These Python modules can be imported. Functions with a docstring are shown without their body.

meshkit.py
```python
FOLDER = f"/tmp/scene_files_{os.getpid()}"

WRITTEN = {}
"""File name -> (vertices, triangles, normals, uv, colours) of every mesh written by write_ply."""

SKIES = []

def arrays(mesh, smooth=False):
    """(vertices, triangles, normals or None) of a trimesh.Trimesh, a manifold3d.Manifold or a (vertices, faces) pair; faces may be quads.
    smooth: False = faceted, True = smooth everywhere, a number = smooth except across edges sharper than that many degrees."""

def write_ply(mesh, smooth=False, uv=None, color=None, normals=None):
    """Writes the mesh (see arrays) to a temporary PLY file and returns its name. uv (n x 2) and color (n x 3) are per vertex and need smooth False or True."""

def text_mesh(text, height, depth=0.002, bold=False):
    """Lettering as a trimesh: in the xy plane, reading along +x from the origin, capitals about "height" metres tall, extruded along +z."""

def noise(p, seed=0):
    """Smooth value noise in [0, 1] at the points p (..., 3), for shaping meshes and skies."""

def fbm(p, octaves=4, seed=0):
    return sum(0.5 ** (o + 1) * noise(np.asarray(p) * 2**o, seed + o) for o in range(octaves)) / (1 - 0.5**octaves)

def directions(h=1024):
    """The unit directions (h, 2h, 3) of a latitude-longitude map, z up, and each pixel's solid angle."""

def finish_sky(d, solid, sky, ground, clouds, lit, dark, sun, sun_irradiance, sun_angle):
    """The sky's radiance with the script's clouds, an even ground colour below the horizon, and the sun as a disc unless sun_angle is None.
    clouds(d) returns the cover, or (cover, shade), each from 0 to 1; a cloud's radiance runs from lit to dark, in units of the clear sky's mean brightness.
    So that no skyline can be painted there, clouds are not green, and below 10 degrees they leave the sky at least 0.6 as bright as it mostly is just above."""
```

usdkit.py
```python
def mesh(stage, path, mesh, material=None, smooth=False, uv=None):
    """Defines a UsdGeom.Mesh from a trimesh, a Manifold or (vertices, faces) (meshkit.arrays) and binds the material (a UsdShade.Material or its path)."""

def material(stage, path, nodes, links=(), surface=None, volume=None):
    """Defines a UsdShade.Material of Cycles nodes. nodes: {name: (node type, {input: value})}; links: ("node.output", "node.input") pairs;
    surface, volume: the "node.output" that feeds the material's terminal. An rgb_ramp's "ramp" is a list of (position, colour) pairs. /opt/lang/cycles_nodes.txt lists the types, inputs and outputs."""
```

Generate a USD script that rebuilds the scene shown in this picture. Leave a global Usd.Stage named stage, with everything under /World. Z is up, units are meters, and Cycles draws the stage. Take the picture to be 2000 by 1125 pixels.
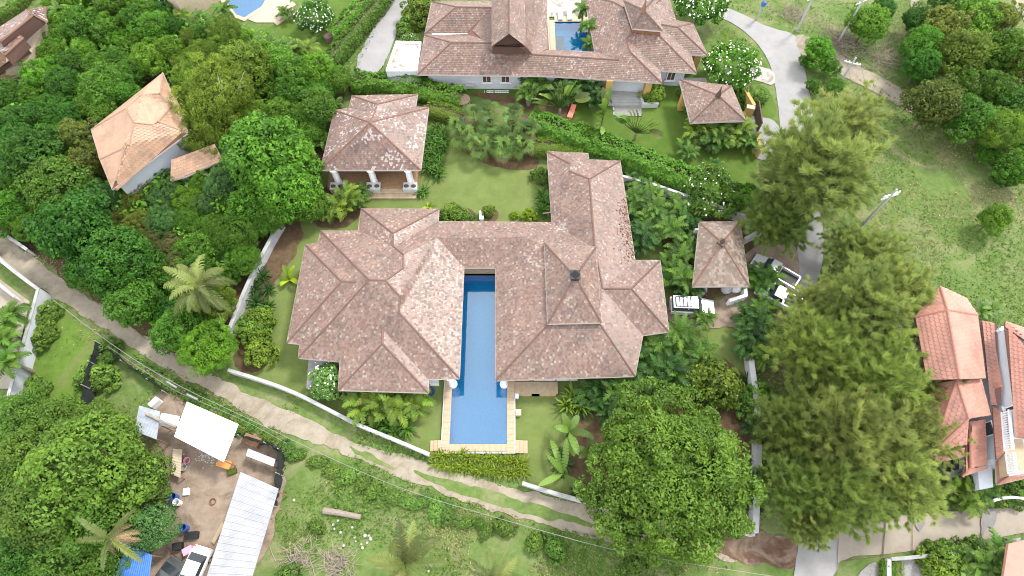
import math, random, numpy as np, trimesh, shapely, usdkit, meshkit
from shapely.geometry import Polygon, LineString
from pxr import Usd, UsdGeom, UsdLux, UsdShade, Gf, Sdf, Vt

stage = Usd.Stage.CreateInMemory()
UsdGeom.SetStageUpAxis(stage, 'Z'); UsdGeom.SetStageMetersPerUnit(stage, 1.0)
WORLD = UsdGeom.Xform.Define(stage, '/World'); stage.SetDefaultPrim(WORLD.GetPrim())
UsdGeom.Scope.Define(stage, '/World/Looks')

# ---------------------------------------------------------------- camera, sky, sun, exposure
CAM_H, DEP, FPX = 59.0, math.radians(63.7), 1192.0
cam = UsdGeom.Camera.Define(stage, '/World/camera')
cam.AddTranslateOp().Set((0, 0, CAM_H)); cam.AddRotateXOp().Set(90 - math.degrees(DEP))
cam.CreateHorizontalApertureAttr(36.0); cam.CreateVerticalApertureAttr(20.25)
cam.CreateFocalLengthAttr(36.0 * FPX / 2000); cam.CreateClippingRangeAttr(Gf.Vec2f(0.5, 2000))
cam.CreateExposureAttr(EXPOSURE := 1.46)
SUN_AZ, SUN_EL = math.radians(47), math.radians(53)          # azimuth from north (+y) towards east (+x)
dome = UsdLux.DomeLight.Define(stage, '/World/sky'); dome.CreateIntensityAttr(1.0)
skym = usdkit.material(stage, '/World/Looks/sky', {
    'sky': ('sky_texture', {'sky_type': 'single_scattering', 'sun_disc': False, 'sun_elevation': SUN_EL, 'sun_rotation': SUN_AZ}),
    'tc': ('texture_coordinate', {}),
    'n': ('noise_texture', {'scale': 2.2, 'detail': 5.0, 'roughness': 0.55}),
    'r': ('rgb_ramp', {'ramp': [(0.25, (0.62, 0.62, 0.62)), (0.6, (0.9, 0.9, 0.9))]}),
    'cl': ('color', {'value': (7.6, 7.7, 7.9)}),
    'm': ('mix_color', {'blend_type': 'mix', 'use_clamp': False}),
    'b': ('background_shader', {'strength': 0.115})},
    [('tc.generated', 'n.vector'), ('n.fac', 'r.fac'), ('r.color', 'm.fac'), ('sky.color', 'm.a'), ('cl.color', 'm.b'), ('m.result', 'b.color')], surface='b.background')
UsdShade.MaterialBindingAPI.Apply(dome.GetPrim()).Bind(skym)
sun = UsdLux.DistantLight.Define(stage, '/World/sun')
sun.CreateNormalizeAttr(True); sun.CreateIntensityAttr(0.4); sun.CreateAngleAttr(11.0); sun.CreateColorAttr(Gf.Vec3f(1.0, 0.96, 0.9))
sun.AddRotateZOp().Set(-math.degrees(SUN_AZ)); sun.AddRotateXOp().Set(-(90 - math.degrees(SUN_EL)))

# ---------------------------------------------------------------- helpers
EYE = np.array([0, 0, CAM_H]); cd, sd = math.cos(DEP), math.sin(DEP)
def ray(u, v):
    a, b = (np.asarray(u, float) - 1000) / FPX, -(np.asarray(v, float) - 562.5) / FPX
    return np.stack([a, cd + b * sd, -sd + b * cd], -1)
def P(u, v, z=0.0):
    """The point of the place, at height z, that the photograph shows at pixel (u, v)."""
    d = ray(u, v); return EYE + d * ((z - CAM_H) / d[..., 2])[..., None]
def PX(pts, z=0.0):
    a = np.asarray(pts, float); return P(a[:, 0], a[:, 1], z)
def unit(v):
    v = np.asarray(v, float); return v / np.maximum(np.linalg.norm(v, axis=-1, keepdims=True), 1e-9)
used = {}
def numbered(parent, name):
    k = (parent, name); used[k] = used.get(k, -1) + 1
    return f'{parent}/{name}' + (f'_{used[k]:03d}' if used[k] else '')
def mark(o, label=None, cat=None, group=None, kind=None):
    for k, v in (('label', label), ('category', cat), ('group', group), ('kind', kind)):
        if v: o.SetCustomDataByKey(k, v)
    return o
def thing(name, label, cat, loc=(0, 0, 0), rz=0.0, sc=None, group=None, kind=None):
    x = UsdGeom.Xform.Define(stage, numbered('/World', name))
    x.AddTranslateOp().Set(Gf.Vec3d(*map(float, loc)))
    if rz: x.AddRotateZOp().Set(float(rz))
    if sc is not None: x.AddScaleOp().Set(Gf.Vec3f(*(map(float, sc) if np.ndim(sc) else (sc,) * 3)))
    return mark(x.GetPrim(), label, cat, group, kind)
def toned(m, tone):
    if tone is not None: UsdGeom.PrimvarsAPI(m).CreatePrimvar('tone', Sdf.ValueTypeNames.FloatArray, 'vertex').Set(Vt.FloatArray.FromNumpy(np.asarray(tone, np.float32)))
    return m.GetPrim()
def part(parent, name, mesh, mat, smooth=False, label=None, kind=None, tone=None):
    path = parent if isinstance(parent, str) else str(parent.GetPath())
    return mark(toned(usdkit.mesh(stage, numbered(path, name), mesh, M[mat], smooth), tone), label, None, None, kind)
def single(name, mesh, mat, label, cat=None, group=None, kind=None, smooth=False, tone=None):
    return mark(toned(usdkit.mesh(stage, numbered('/World', name), mesh, M[mat], smooth), tone), label, cat, group, kind)
KINDS = stage.CreateClassPrim('/World/Kinds')
def proto(name):
    return UsdGeom.Xform.Define(stage, f'/World/Kinds/{name}').GetPrim()
def copy(kind, name, label, cat, loc, rz=0, sc=None, group=None):
    o = thing(name, label, cat, loc, rz, sc, group)
    o.GetReferences().AddInternalReference(f'/World/Kinds/{kind}'); o.SetInstanceable(True)
    return o

class MB:
    """Collects pieces into one mesh."""
    def __init__(s): s.v, s.f, s.n = [], [], 0
    def add(s, v, f):
        v, f = np.asarray(v, float), np.asarray(f, int)
        if f.shape[1] == 4: f = np.vstack([f[:, :3], f[:, [0, 2, 3]]])
        s.v.append(v); s.f.append(f + s.n); s.n += len(v); return s
    def tm(s, m): return s.add(m.vertices, m.faces)
    def box(s, c, size, rz=0.0, ry=0.0):
        m = trimesh.creation.box(size)
        if ry: m.apply_transform(trimesh.transformations.rotation_matrix(ry, (0, 1, 0)))
        if rz: m.apply_transform(trimesh.transformations.rotation_matrix(rz, (0, 0, 1)))
        return s.add(m.vertices + np.asarray(c, float), m.faces)
    def beam(s, a, b, w, h):
        """A rectangular bar from a to b."""
        a, b = np.asarray(a, float), np.asarray(b, float); d = unit(b - a)
        r = unit(np.cross(d, (0, 0, 1) if abs(d[2]) < .95 else (0, 1, 0))); u = np.cross(r, d)
        q = [(-w / 2) * r - h / 2 * u, w / 2 * r - h / 2 * u, w / 2 * r + h / 2 * u, -w / 2 * r + h / 2 * u]
        v = [a + x for x in q] + [b + x for x in q]
        return s.add(v, [(0, 3, 2, 1), (4, 5, 6, 7), (0, 1, 5, 4), (1, 2, 6, 5), (2, 3, 7, 6), (3, 0, 4, 7)])
    def tube(s, pts, r, n=6, cap=True):
        pts = np.asarray(pts, float); r = np.broadcast_to(r, len(pts)); k = len(pts)
        t = unit(np.gradient(pts, axis=0)); ref = np.where(np.abs(t[:, 2:]) < .9, [[0, 0, 1.]], [[1., 0, 0]])
        a = unit(np.cross(t, ref)); b = np.cross(t, a); ph = np.arange(n) * 2 * math.pi / n
        v = (pts[:, None] + r[:, None, None] * (np.cos(ph)[None, :, None] * a[:, None] + np.sin(ph)[None, :, None] * b[:, None])).reshape(-1, 3)
        i, j = np.meshgrid(np.arange(k - 1), np.arange(n), indexing='ij'); j2 = (j + 1) % n
        f = np.stack([i * n + j, i * n + j2, (i + 1) * n + j2, (i + 1) * n + j], -1).reshape(-1, 4)
        s.add(v, f)
        if cap:
            o = s.n - len(v); s.f.append(np.array([(o + 0, o + q + 1, o + q) for q in range(1, n - 1)] + [(o + (k - 1) * n, o + (k - 1) * n + q, o + (k - 1) * n + q + 1) for q in range(1, n - 1)]))
        return s
    def prism(s, poly, z0, z1):
        """A polygon (shapely, or xy points) raised from z0 to z1."""
        p = poly if hasattr(poly, 'area') else Polygon(poly)
        for g in getattr(p, 'geoms', [p]):
            if g.area > 1e-4: s.tm(trimesh.creation.extrude_polygon(g, z1 - z0, engine='earcut').apply_translation((0, 0, z0)))
        return s
    def mesh(s): return np.vstack(s.v), np.vstack(s.f)
def lathe(profile, n=16, at=(0, 0, 0)):
    m = trimesh.creation.revolve(np.asarray(profile, float), sections=n); m.apply_translation(at); return m
def chaikin(p, n=2, closed=True):
    p = np.asarray(p, float)
    for _ in range(n):
        q = np.roll(p, -1, 0) if closed else p[1:]
        a = p if closed else p[:-1]
        r = np.stack([a * .75 + q * .25, a * .25 + q * .75], 1).reshape(-1, p.shape[1])
        p = r if closed else np.vstack([p[:1], r, p[-1:]])
    return p
def ragged(xy, amp, step=.35, seed=0):
    """The outline with an uneven edge."""
    ln = shapely.segmentize(Polygon(xy).exterior, step); p = np.array(ln.coords)[:-1]
    n = meshkit.fbm(np.c_[p * .9, np.full(len(p), seed * 7.1)], 4, seed) - .5; m = meshkit.fbm(np.c_[p * .9, np.full(len(p), seed * 7.1 + 50)], 4, seed + 9) - .5
    return Polygon(p + np.c_[n, m] * 2 * amp).buffer(0)
level, POOLS = [0.0], []
def sheet(name, poly, z, mat, label=None, kind='structure', top=None):
    poly = poly if hasattr(poly, 'area') else Polygon(poly)
    for h in POOLS: poly = poly.difference(h)
    level[0] += .003; z = level[0] if top is None else top
    b = MB()
    for g in getattr(poly, 'geoms', [poly]):
        if g.area > .05:
            v, f = trimesh.creation.triangulate_polygon(g, engine='earcut')
            a, c = v[f[:, 1]] - v[f[:, 0]], v[f[:, 2]] - v[f[:, 0]]; fl = a[:, 0] * c[:, 1] - a[:, 1] * c[:, 0] < 0
            f = np.where(fl[:, None], f[:, ::-1], f); b.add(np.c_[v, np.full(len(v), z)], f)
    return single(name, b.mesh(), mat, label, None, None, kind)

# ---------------------------------------------------------------- materials
M = {}
def mat(name, nodes, links, surface='p.BSDF'):
    M[name] = usdkit.material(stage, f'/World/Looks/{name}', nodes, links, surface); return name
def plain(name, col, rough=.6, spec=.4, metal=0.0, vary=.0, scale=3.0, **kw):
    if not vary:
        return mat(name, {'p': ('principled_bsdf', {'base_color': col, 'roughness': rough, 'specular_ior_level': spec, 'metallic': metal, **kw})}, [])
    c = np.array(col)
    return mat(name, {'g': ('geometry', {}), 'n': ('noise_texture', {'scale': scale, 'detail': 6.0, 'roughness': .65}),
                      'r': ('rgb_ramp', {'ramp': [(.3, tuple(c * (1 - vary))), (.7, tuple(np.minimum(c * (1 + vary), .95)))]}),
                      'p': ('principled_bsdf', {'roughness': rough, 'specular_ior_level': spec, 'metallic': metal, **kw})},
               [('g.position', 'n.vector'), ('n.fac', 'r.fac'), ('r.color', 'p.base_color')])
def earth(name, ramp1, s1, ramp2, s2, mixramp, s3, rough=.9, bump=.3, bs=6.0, dist=1.5, spec=.2):
    """Two noise-coloured grounds, mixed by a third noise."""
    return mat(name, {'g': ('geometry', {}),
        'n1': ('noise_texture', {'scale': s1, 'detail': 8.0, 'roughness': .7}), 'r1': ('rgb_ramp', {'ramp': ramp1}),
        'n2': ('noise_texture', {'scale': s2, 'detail': 8.0, 'roughness': .7, 'distortion': .4}), 'r2': ('rgb_ramp', {'ramp': ramp2}),
        'n3': ('noise_texture', {'scale': s3, 'detail': 7.0, 'roughness': .62, 'distortion': dist}), 'r3': ('rgb_ramp', {'ramp': mixramp}),
        'm': ('mix_color', {'blend_type': 'mix'}), 'nb': ('noise_texture', {'scale': bs, 'detail': 5.0, 'roughness': .7}),
        'b': ('bump', {'strength': bump, 'distance': .12}), 'p': ('principled_bsdf', {'roughness': rough, 'specular_ior_level': spec})},
        [('g.position', f'{n}.vector') for n in ('n1', 'n2', 'n3', 'nb')] +
        [('n1.fac', 'r1.fac'), ('n2.fac', 'r2.fac'), ('n3.fac', 'r3.fac'), ('r3.color', 'm.fac'), ('r1.color', 'm.a'), ('r2.color', 'm.b'),
         ('m.result', 'p.base_color'), ('nb.fac', 'b.height'), ('b.normal', 'p.normal')])
g3 = lambda x: (x, x, x)
earth('meadow', [(.3, (0.064, 0.120, 0.022)), (.5, (0.101, 0.158, 0.038)), (.7, (0.156, 0.185, 0.065))], 1.6,
      [(.3, (0.175, 0.170, 0.081)), (.7, (0.285, 0.270, 0.149))], 2.6, [(.47, g3(0)), (.66, g3(.7))], .14, bump=.5, bs=5.0)
earth('field', [(.3, (0.064, 0.128, 0.015)), (.7, (0.128, 0.204, 0.034))], .9, [(.3, (0.111, 0.145, 0.043)), (.7, (0.170, 0.178, 0.064))], 2.5, [(.5, g3(0)), (.7, g3(.8))], .2)
earth('lawn', [(.3, (0.092, 0.132, 0.029)), (.7, (0.160, 0.200, 0.060))], .35, [(.3, (0.160, 0.160, 0.072)), (.7, (0.080, 0.132, 0.024))], 1.6, [(.45, g3(0)), (.75, g3(.7))], .25, bump=.3, bs=11.0)
earth('lawn_deep', [(.3, (0.048, 0.104, 0.010)), (.7, (0.104, 0.160, 0.028))], .35, [(.3, (0.120, 0.152, 0.040)), (.7, (0.060, 0.104, 0.016))], 1.8, [(.45, g3(0)), (.75, g3(.7))], .25, bump=.12, bs=14.0)
earth('soil', [(.3, (0.068, 0.040, 0.022)), (.7, (0.136, 0.088, 0.052))], 1.8, [(.3, (0.064, 0.080, 0.024)), (.7, (0.112, 0.128, 0.040))], 3.0, [(.52, g3(0)), (.68, g3(.8))], .5)
earth('yard', [(.3, (0.191, 0.140, 0.099)), (.7, (0.315, 0.248, 0.191))], .8, [(.3, (0.099, 0.070, 0.049)), (.7, (0.215, 0.166, 0.124))], 2.0, [(.5, g3(0)), (.62, g3(.8))], .3)
earth('lane', [(.3, (0.228, 0.194, 0.145)), (.7, (0.334, 0.292, 0.228))], .9, [(.3, (0.152, 0.118, 0.084)), (.7, (0.273, 0.225, 0.158))], 2.5, [(.48, g3(0)), (.62, g3(.8))], .35)
earth('wet_dirt', [(.3, (0.080, 0.044, 0.028)), (.7, (0.160, 0.096, 0.064))], .9, [(.3, (0.216, 0.152, 0.112)), (.7, (0.280, 0.216, 0.160))], 2.5, [(.5, g3(0)), (.64, g3(.8))], .4)
earth('concrete_road', [(.3, (0.259, 0.221, 0.176)), (.7, (0.335, 0.293, 0.239))], .5, [(.3, (0.220, 0.186, 0.144)), (.7, (0.318, 0.272, 0.216))], 2.0, [(.52, g3(0)), (.68, g3(.7))], .16, bump=.06)
earth('grey_road', [(.3, (0.245, 0.238, 0.233)), (.7, (0.309, 0.301, 0.297))], .6, [(.3, (0.262, 0.245, 0.230)), (.7, (0.332, 0.317, 0.301))], 2.0, [(.5, g3(0)), (.7, g3(.6))], .2, bump=.06)
earth('old_slab', [(.3, (0.330, 0.312, 0.276)), (.7, (0.432, 0.420, 0.396))], 1.2, [(.3, (0.228, 0.150, 0.072)), (.7, (0.120, 0.120, 0.084))], 2.2, [(.5, g3(0)), (.62, g3(.75))], .45, bump=.05)
earth('gravel', [(.3, (0.150, 0.143, 0.135)), (.7, (0.300, 0.285, 0.277))], 9.0, [(.3, (0.210, 0.203, 0.195)), (.7, (0.375, 0.360, 0.345))], 14.0, [(.4, g3(0)), (.6, g3(1))], 3.0, bump=.6, bs=14)
plain('white_wall', (.52, .54, .58), .7, .3, vary=.06, scale=.8); plain('render_grey', (.43, .43, .43), .8, .3, vary=.14, scale=1.1)
plain('grey_render', (.3, .295, .29), .85, .3, vary=.2, scale=1.2); plain('yellow_wall', (.42, .27, .095), .75, .3, vary=.08)
plain('cream', (.46, .375, .265), .75, .3, vary=.1); plain('stone_tan', (.38, .29, .19), .75, .3, vary=.18, scale=2.0)
plain('sandstone', (.41, .30, .195), .7, .3, vary=.12, scale=2.5); plain('dark_wood', (.07, .04, .03), .6); plain('wood', (.26, .15, .08), .6, vary=.2)
plain('fascia', (.42, .37, .34), .6); plain('soffit', (.22, .16, .12), .8); plain('wet_concrete', (.16, .15, .14), .5, .4, vary=.15); plain('dark', (.012, .012, .014), .5); plain('glass_dark', (.02, .025, .03), .12, .6)
plain('steel', (.55, .56, .58), .4, .5, .6); plain('concrete', (.34, .335, .33), .85, .2, vary=.12, scale=1.5); plain('white_paint', (.72, .72, .73), .45); plain('wall_cap', (.36, .36, .355), .8, .2, vary=.28, scale=1.3); plain('stained_white', (.44, .44, .45), .8, .2, vary=.2, scale=.9)
plain('car_silver', (.55, .56, .57), .25, .6, .35, coat_weight=.5); plain('car_white', (.78, .78, .78), .22, .5, coat_weight=.6); plain('car_green', (.045, .05, .05), .25, .6, .2, coat_weight=.5)
plain('tyre', (.02, .02, .02), .8); plain('rim', (.5, .5, .52), .3, .5, .8); plain('lamp_red', (.5, .02, .02), .2); plain('lamp_clear', (.8, .8, .8), .15)
plain('tarp_white', (.8, .8, .81), .5, .4, vary=.06, scale=.7); plain('sheet_metal', (.32, .325, .345), .55, .25, vary=.16, scale=.9); plain('zinc', (.42, .45, .5), .4, .5, .3, vary=.18, scale=1.2)
plain('tarp_blue', (.035, .13, .42), .55, .4, vary=.25, scale=2.0); plain('net_black', (.022, .026, .026), .8, vary=.35, scale=2.5); plain('rust', (.2, .09, .045), .8, vary=.4, scale=4)
plain('plastic_blue', (.03, .1, .35), .4); plain('plastic_white', (.8, .8, .8), .4); plain('pink', (.7, .3, .42), .6); plain('coral', (.72, .22, .15), .6); plain('orange', (.6, .25, .07), .6); plain('yellow', (.75, .6, .05), .5)
plain('bark', (.15, .11, .08), .9, .1, vary=.3, scale=5); plain('pale_bark', (.34, .3, .25), .9, .1, vary=.25, scale=5); plain('palm_trunk', (.25, .21, .17), .9, .1, vary=.25, scale=6); plain('deadwood', (.3, .25, .2), .9, .1, vary=.3, scale=4)
plain('rock', (.42, .40, .37), .9, .1, vary=.2, scale=3); plain('terracotta', (.42, .17, .09), .7, vary=.2); plain('wire', (.22, .23, .22), .5); plain('cushion', (.8, .79, .76), .8)
mat('water', {'t': ('transparent_bsdf', {'color': (.74, .95, 1.0)}), 'gl': ('glossy_bsdf', {'roughness': .015, 'color': (.92, .97, 1.0)}), 'f': ('fresnel', {'IOR': 2.2}),
              'g': ('geometry', {}), 'n': ('noise_texture', {'scale': 1.6, 'detail': 3.0}), 'b': ('bump', {'strength': .06, 'distance': .05}), 'm': ('mix_closure', {})},
    [('g.position', 'n.vector'), ('n.fac', 'b.height'), ('b.normal', 'gl.normal'), ('f.fac', 'm.fac'), ('t.BSDF', 'm.closure1'), ('gl.BSDF', 'm.closure2')], 'm.closure')
mat('pool_tile', {'g': ('geometry', {}), 'v': ('voronoi_texture', {'scale': 7.0, 'randomness': .15}), 'r': ('rgb_ramp', {'ramp': [(0, (.02, .56, .90)), (1, (.03, .62, .94))]}),
                  's': ('separate_color', {}), 'p': ('principled_bsdf', {'roughness': .4})}, [('g.position', 'v.vector'), ('v.color', 's.color'), ('s.r', 'r.fac'), ('r.color', 'p.base_color')])

def tiles_mat(name, ramp, pale, pscale=.35, plo=.56, phi=.66, rough=.47, spec=.5, moss=(.2, .06, .03)):
    """Roof tiles: every tile its own tone, with drifts of pale and of reddened ones."""
    return mat(name, {'g': ('geometry', {}), 't': ('attribute', {'attribute': 'tone'}), 'r': ('rgb_ramp', {'ramp': ramp, 'interpolate': False}), 'n': ('noise_texture', {'scale': pscale, 'detail': 4.0, 'roughness': .6}),
        'w': ('math', {'math_type': 'multiply_add', 'value2': .42, 'value3': -.21}), 'a': ('math', {'math_type': 'add'}), 'q': ('rgb_ramp', {'ramp': [(plo, g3(0)), (phi, g3(.9))]}),
        'm': ('mix_color', {'blend_type': 'mix', 'b': pale}), 'f': ('noise_texture', {'scale': .55, 'detail': 8.0, 'roughness': .72}), 'fr': ('rgb_ramp', {'ramp': [(.3, (.66, .68, .70)), (.5, g3(1.0)), (.72, (1.16, 1.1, 1.04))]}),
        'x': ('mix_color', {'blend_type': 'multiply', 'fac': 1.0, 'use_clamp': False}), 'ro': ('map_range', {'to_min': rough - .13, 'to_max': rough + .2}), 'p': ('principled_bsdf', {'specular_ior_level': spec})},
        [('t.fac', 'ro.value'), ('ro.result', 'p.roughness'), ('g.position', 'n.vector'), ('g.position', 'f.vector'), ('t.fac', 'r.fac'), ('t.fac', 'w.value1'), ('n.fac', 'a.value1'), ('w.value', 'a.value2'),
         ('a.value', 'q.fac'), ('q.color', 'm.fac'), ('r.color', 'm.a'), ('f.fac', 'fr.fac'), ('m.result', 'x.a'), ('fr.color', 'x.b'), ('x.result', 'p.base_color')])
RED = [(0, (.150, .088, .070)), (.2, (.172, .105, .083)), (.4, (.190, .122, .098)), (.6, (.132, .084, .070)), (.72, (.215, .142, .116)), (.84, (.172, .130, .110)), (.95, (.27, .21, .18))]
tiles_mat('roof_pink', [(a, tuple(np.array(c) * [1.09, 1.11, 1.08])) for a, c in RED], (.33, .285, .25), .3, .72, .84)
tiles_mat('roof_red', RED, (.40, .35, .32), .45, .66, .72)
tiles_mat('roof_brown', [(0, (.165, .12, .09)), (.4, (.19, .14, .105)), (.7, (.21, .158, .12)), (.9, (.235, .18, .14))], (.28, .22, .18))
tiles_mat('roof_peach', [(0, (.36, .215, .138)), (.4, (.385, .235, .15)), (.8, (.41, .255, .165))], (.43, .275, .18), .3, .8, 1.2)
tiles_mat('roof_salmon', [(0, (.42, .20, .15)), (.4, (.43, .21, .158)), (.8, (.445, .22, .166))], (.465, .245, .19), .3, .8, 1.2)
plain('deck', (.16, .085, .07), .8); plain('ridge_red', (.145, .083, .064), .6, vary=.25, scale=5); plain('ridge_brown', (.19, .1, .07), .7, vary=.3, scale=5); plain('ridge_peach', (.33, .205, .14), .6, vary=.2, scale=4); plain('ridge_salmon', (.37, .165, .12), .6, vary=.15, scale=4)
# ---------------------------------------------------------------- roofs
def solve_roof(V, faces, ze, pitch):
    """V: {name: (u, v)} or, for a known height, (u, v, z); faces: lists of names whose first two are the eave edge ('-' first: no eave).
    The heights of the other corners, and each face's own pitch near the one given, follow from the faces being planes."""
    pos = {n: P(*p) for n, p in V.items() if len(p) == 3}
    faces = [f for f in faces if f[0] != '-']
    for f in faces:
        for n in f[:2]: pos.setdefault(n, P(*V[n][:2], ze))
    free = sorted({n for f in faces for n in f if n not in pos}); T = {}
    geo, AR = [], []
    for f in faces:
        a, b = pos[f[0]], pos[f[1]]; e = unit(b - a); side = unit(np.array([-e[1], e[0], 0]))
        if np.dot(np.mean([P(*V[n][:2], ze) for n in f], 0) - a, side) < 0: side = -side
        geo.append((a, side)); AR.append(math.sqrt(max(Polygon([P(*V[n][:2], ze)[:2] for n in f]).buffer(0).area, .1)))
    K = [math.tan(pitch)] * len(faces); D = {n: ray(*V[n][:2]) for n in free}
    for it in range(60):
        for n in free:
            num = den = 0
            for f, (a, s), k, ar in zip(faces, geo, K, AR):
                if n in f: c1 = D[n][2] - k * np.dot(D[n], s); c0 = a[2] - EYE[2] + k * np.dot(EYE - a, s); num += ar * c1 * c0; den += ar * c1 * c1
            if den: T[n] = num / den
        for i, (f, (a, s)) in enumerate(zip(faces, geo)):
            num, den = .6 * math.tan(pitch), .6
            for n in f:
                if n in T: p = EYE + D[n] * T[n]; x = np.dot(p - a, s); num += x * (p[2] - a[2]) * .1; den += x * x * .1
            K[i] = num / den
    for n, t in T.items(): pos[n] = EYE + D[n] * float(t)
    return pos
def lay_tiles(poly3, e, tw, tl, tri, lift=.05):
    """Tiles, each its own island, over one plane of a roof. poly3: the corners; e: direction along the eave."""
    c = poly3.mean(0); n = np.zeros(3)
    for i in range(len(poly3)): n += np.cross(poly3[i] - c, poly3[(i + 1) % len(poly3)] - c)
    n = unit(n); n = n if n[2] > 0 else -n
    e = unit(e - n * np.dot(e, n)); s = np.cross(n, e)
    if s[2] < 0: e, s = -e, -s
    xy = np.c_[(poly3 - c) @ e, (poly3 - c) @ s]; pg = Polygon(xy).buffer(0)
    if pg.is_empty: return None
    x0, y0, x1, y1 = pg.bounds
    ys = np.arange(y0 + tl * .35, y1 + tl, tl); out = MB(); rows = []
    for k, y in enumerate(ys):
        x = np.arange(x0 - tw, x1 + tw, tw) + (tw / 2 if k % 2 else 0); rows.append(np.c_[x, np.full(len(x), y)])
    g = np.vstack(rows); h = tw * .485
    sh = np.array([(-h, tl * .62), (h, tl * .62), (h, -tl * .25), (h * .45, -tl * .5), (-h * .45, -tl * .5), (-h, -tl * .25)])
    zz = np.array([.006, .006, lift * .8, lift, lift, lift * .8])
    cor = g[:, None] + sh[None]
    ins = shapely.contains_xy(pg, cor[..., 0], cor[..., 1]); full = ins.all(1); some = ins.any(1) & ~full
    k = cor[full]
    if len(k):
        top = c + k[..., :1] * e + k[..., 1:] * s + n * zz[None, :, None]; bot = c + k[:, 2:, :1] * e + k[:, 2:, 1:] * s - n * .012
        v = np.concatenate([top, bot], 1).reshape(-1, 3)
        f1 = np.array([(0, 5, 1), (1, 5, 2), (2, 5, 4), (2, 4, 3), (3, 4, 8), (3, 8, 7), (2, 3, 7), (2, 7, 6), (4, 5, 9), (4, 9, 8)])
        out.add(v, (np.arange(len(k))[:, None, None] * 10 + f1).reshape(-1, 3))
    for q in cor[some]:
        r = Polygon(q).intersection(pg)
        if r.geom_type == 'Polygon' and r.area > .1 * tw * tl:
            w = np.array(r.exterior.coords)[:-1]; lo = q[0, 1] - w[:, 1]
            z = np.interp(lo, [0, tl], [.006, lift]); out.add(c + w[:, :1] * e + w[:, 1:] * s + n * z[:, None], [(0, i, i + 1) for i in range(1, len(w) - 1)])
    tone = []
    if out.v:
        m = len(cor[full]); tone = np.repeat(trng.random(m), 10).tolist() if m else []
        for w in out.v[(1 if m else 0):]: tone += [trng.random()] * len(w)
        v = np.vstack(out.v); best, dz = np.full(len(v), -1e9), np.zeros(len(v))      # follow the deck's own triangles
        for A, B, C in tri:
            T = np.array([[B[0] - A[0], C[0] - A[0]], [B[1] - A[1], C[1] - A[1]]])
            if abs(np.linalg.det(T)) < 1e-6: continue
            w = (v[:, :2] - A[:2]) @ np.linalg.inv(T).T; mb = np.minimum(np.minimum(w[:, 0], w[:, 1]), 1 - w.sum(1)); z = A[2] + w[:, 0] * (B[2] - A[2]) + w[:, 1] * (C[2] - A[2])
            k = mb > best; best[k] = mb[k]; dz[k] = z[k]
        flat = c[2] - ((v[:, :2] - c[:2]) @ n[:2]) / n[2]
        v[:, 2] += dz - flat; out.v = [v]
    return out, tone
trng = np.random.default_rng(5)
def ridge_caps(b, p, q, w=.2, step=.42):
    L = np.linalg.norm(q - p); k = max(1, int(L / step)); d = (q - p) / L
    r = unit(np.cross(d, (0, 0, 1))); u = np.cross(r, d)
    for i in range(k):
        a, c = p + d * (L * i / k), p + d * (L * (i + 1) / k + .03)
        prof = [(-w, -.02), (-w * .6, .085), (0, .12), (w * .6, .085), (w, -.02)]
        v = [a + r * x + u * (y - .012) for x, y in prof] + [c + r * x + u * (y + .012) for x, y in prof]
        b.add(v, [(j, j + 1, j + 6, j + 5) for j in range(4)]); b.f.append(np.array([(0, 2, 1), (0, 3, 2), (0, 4, 3)]) + b.n - 10)
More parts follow.
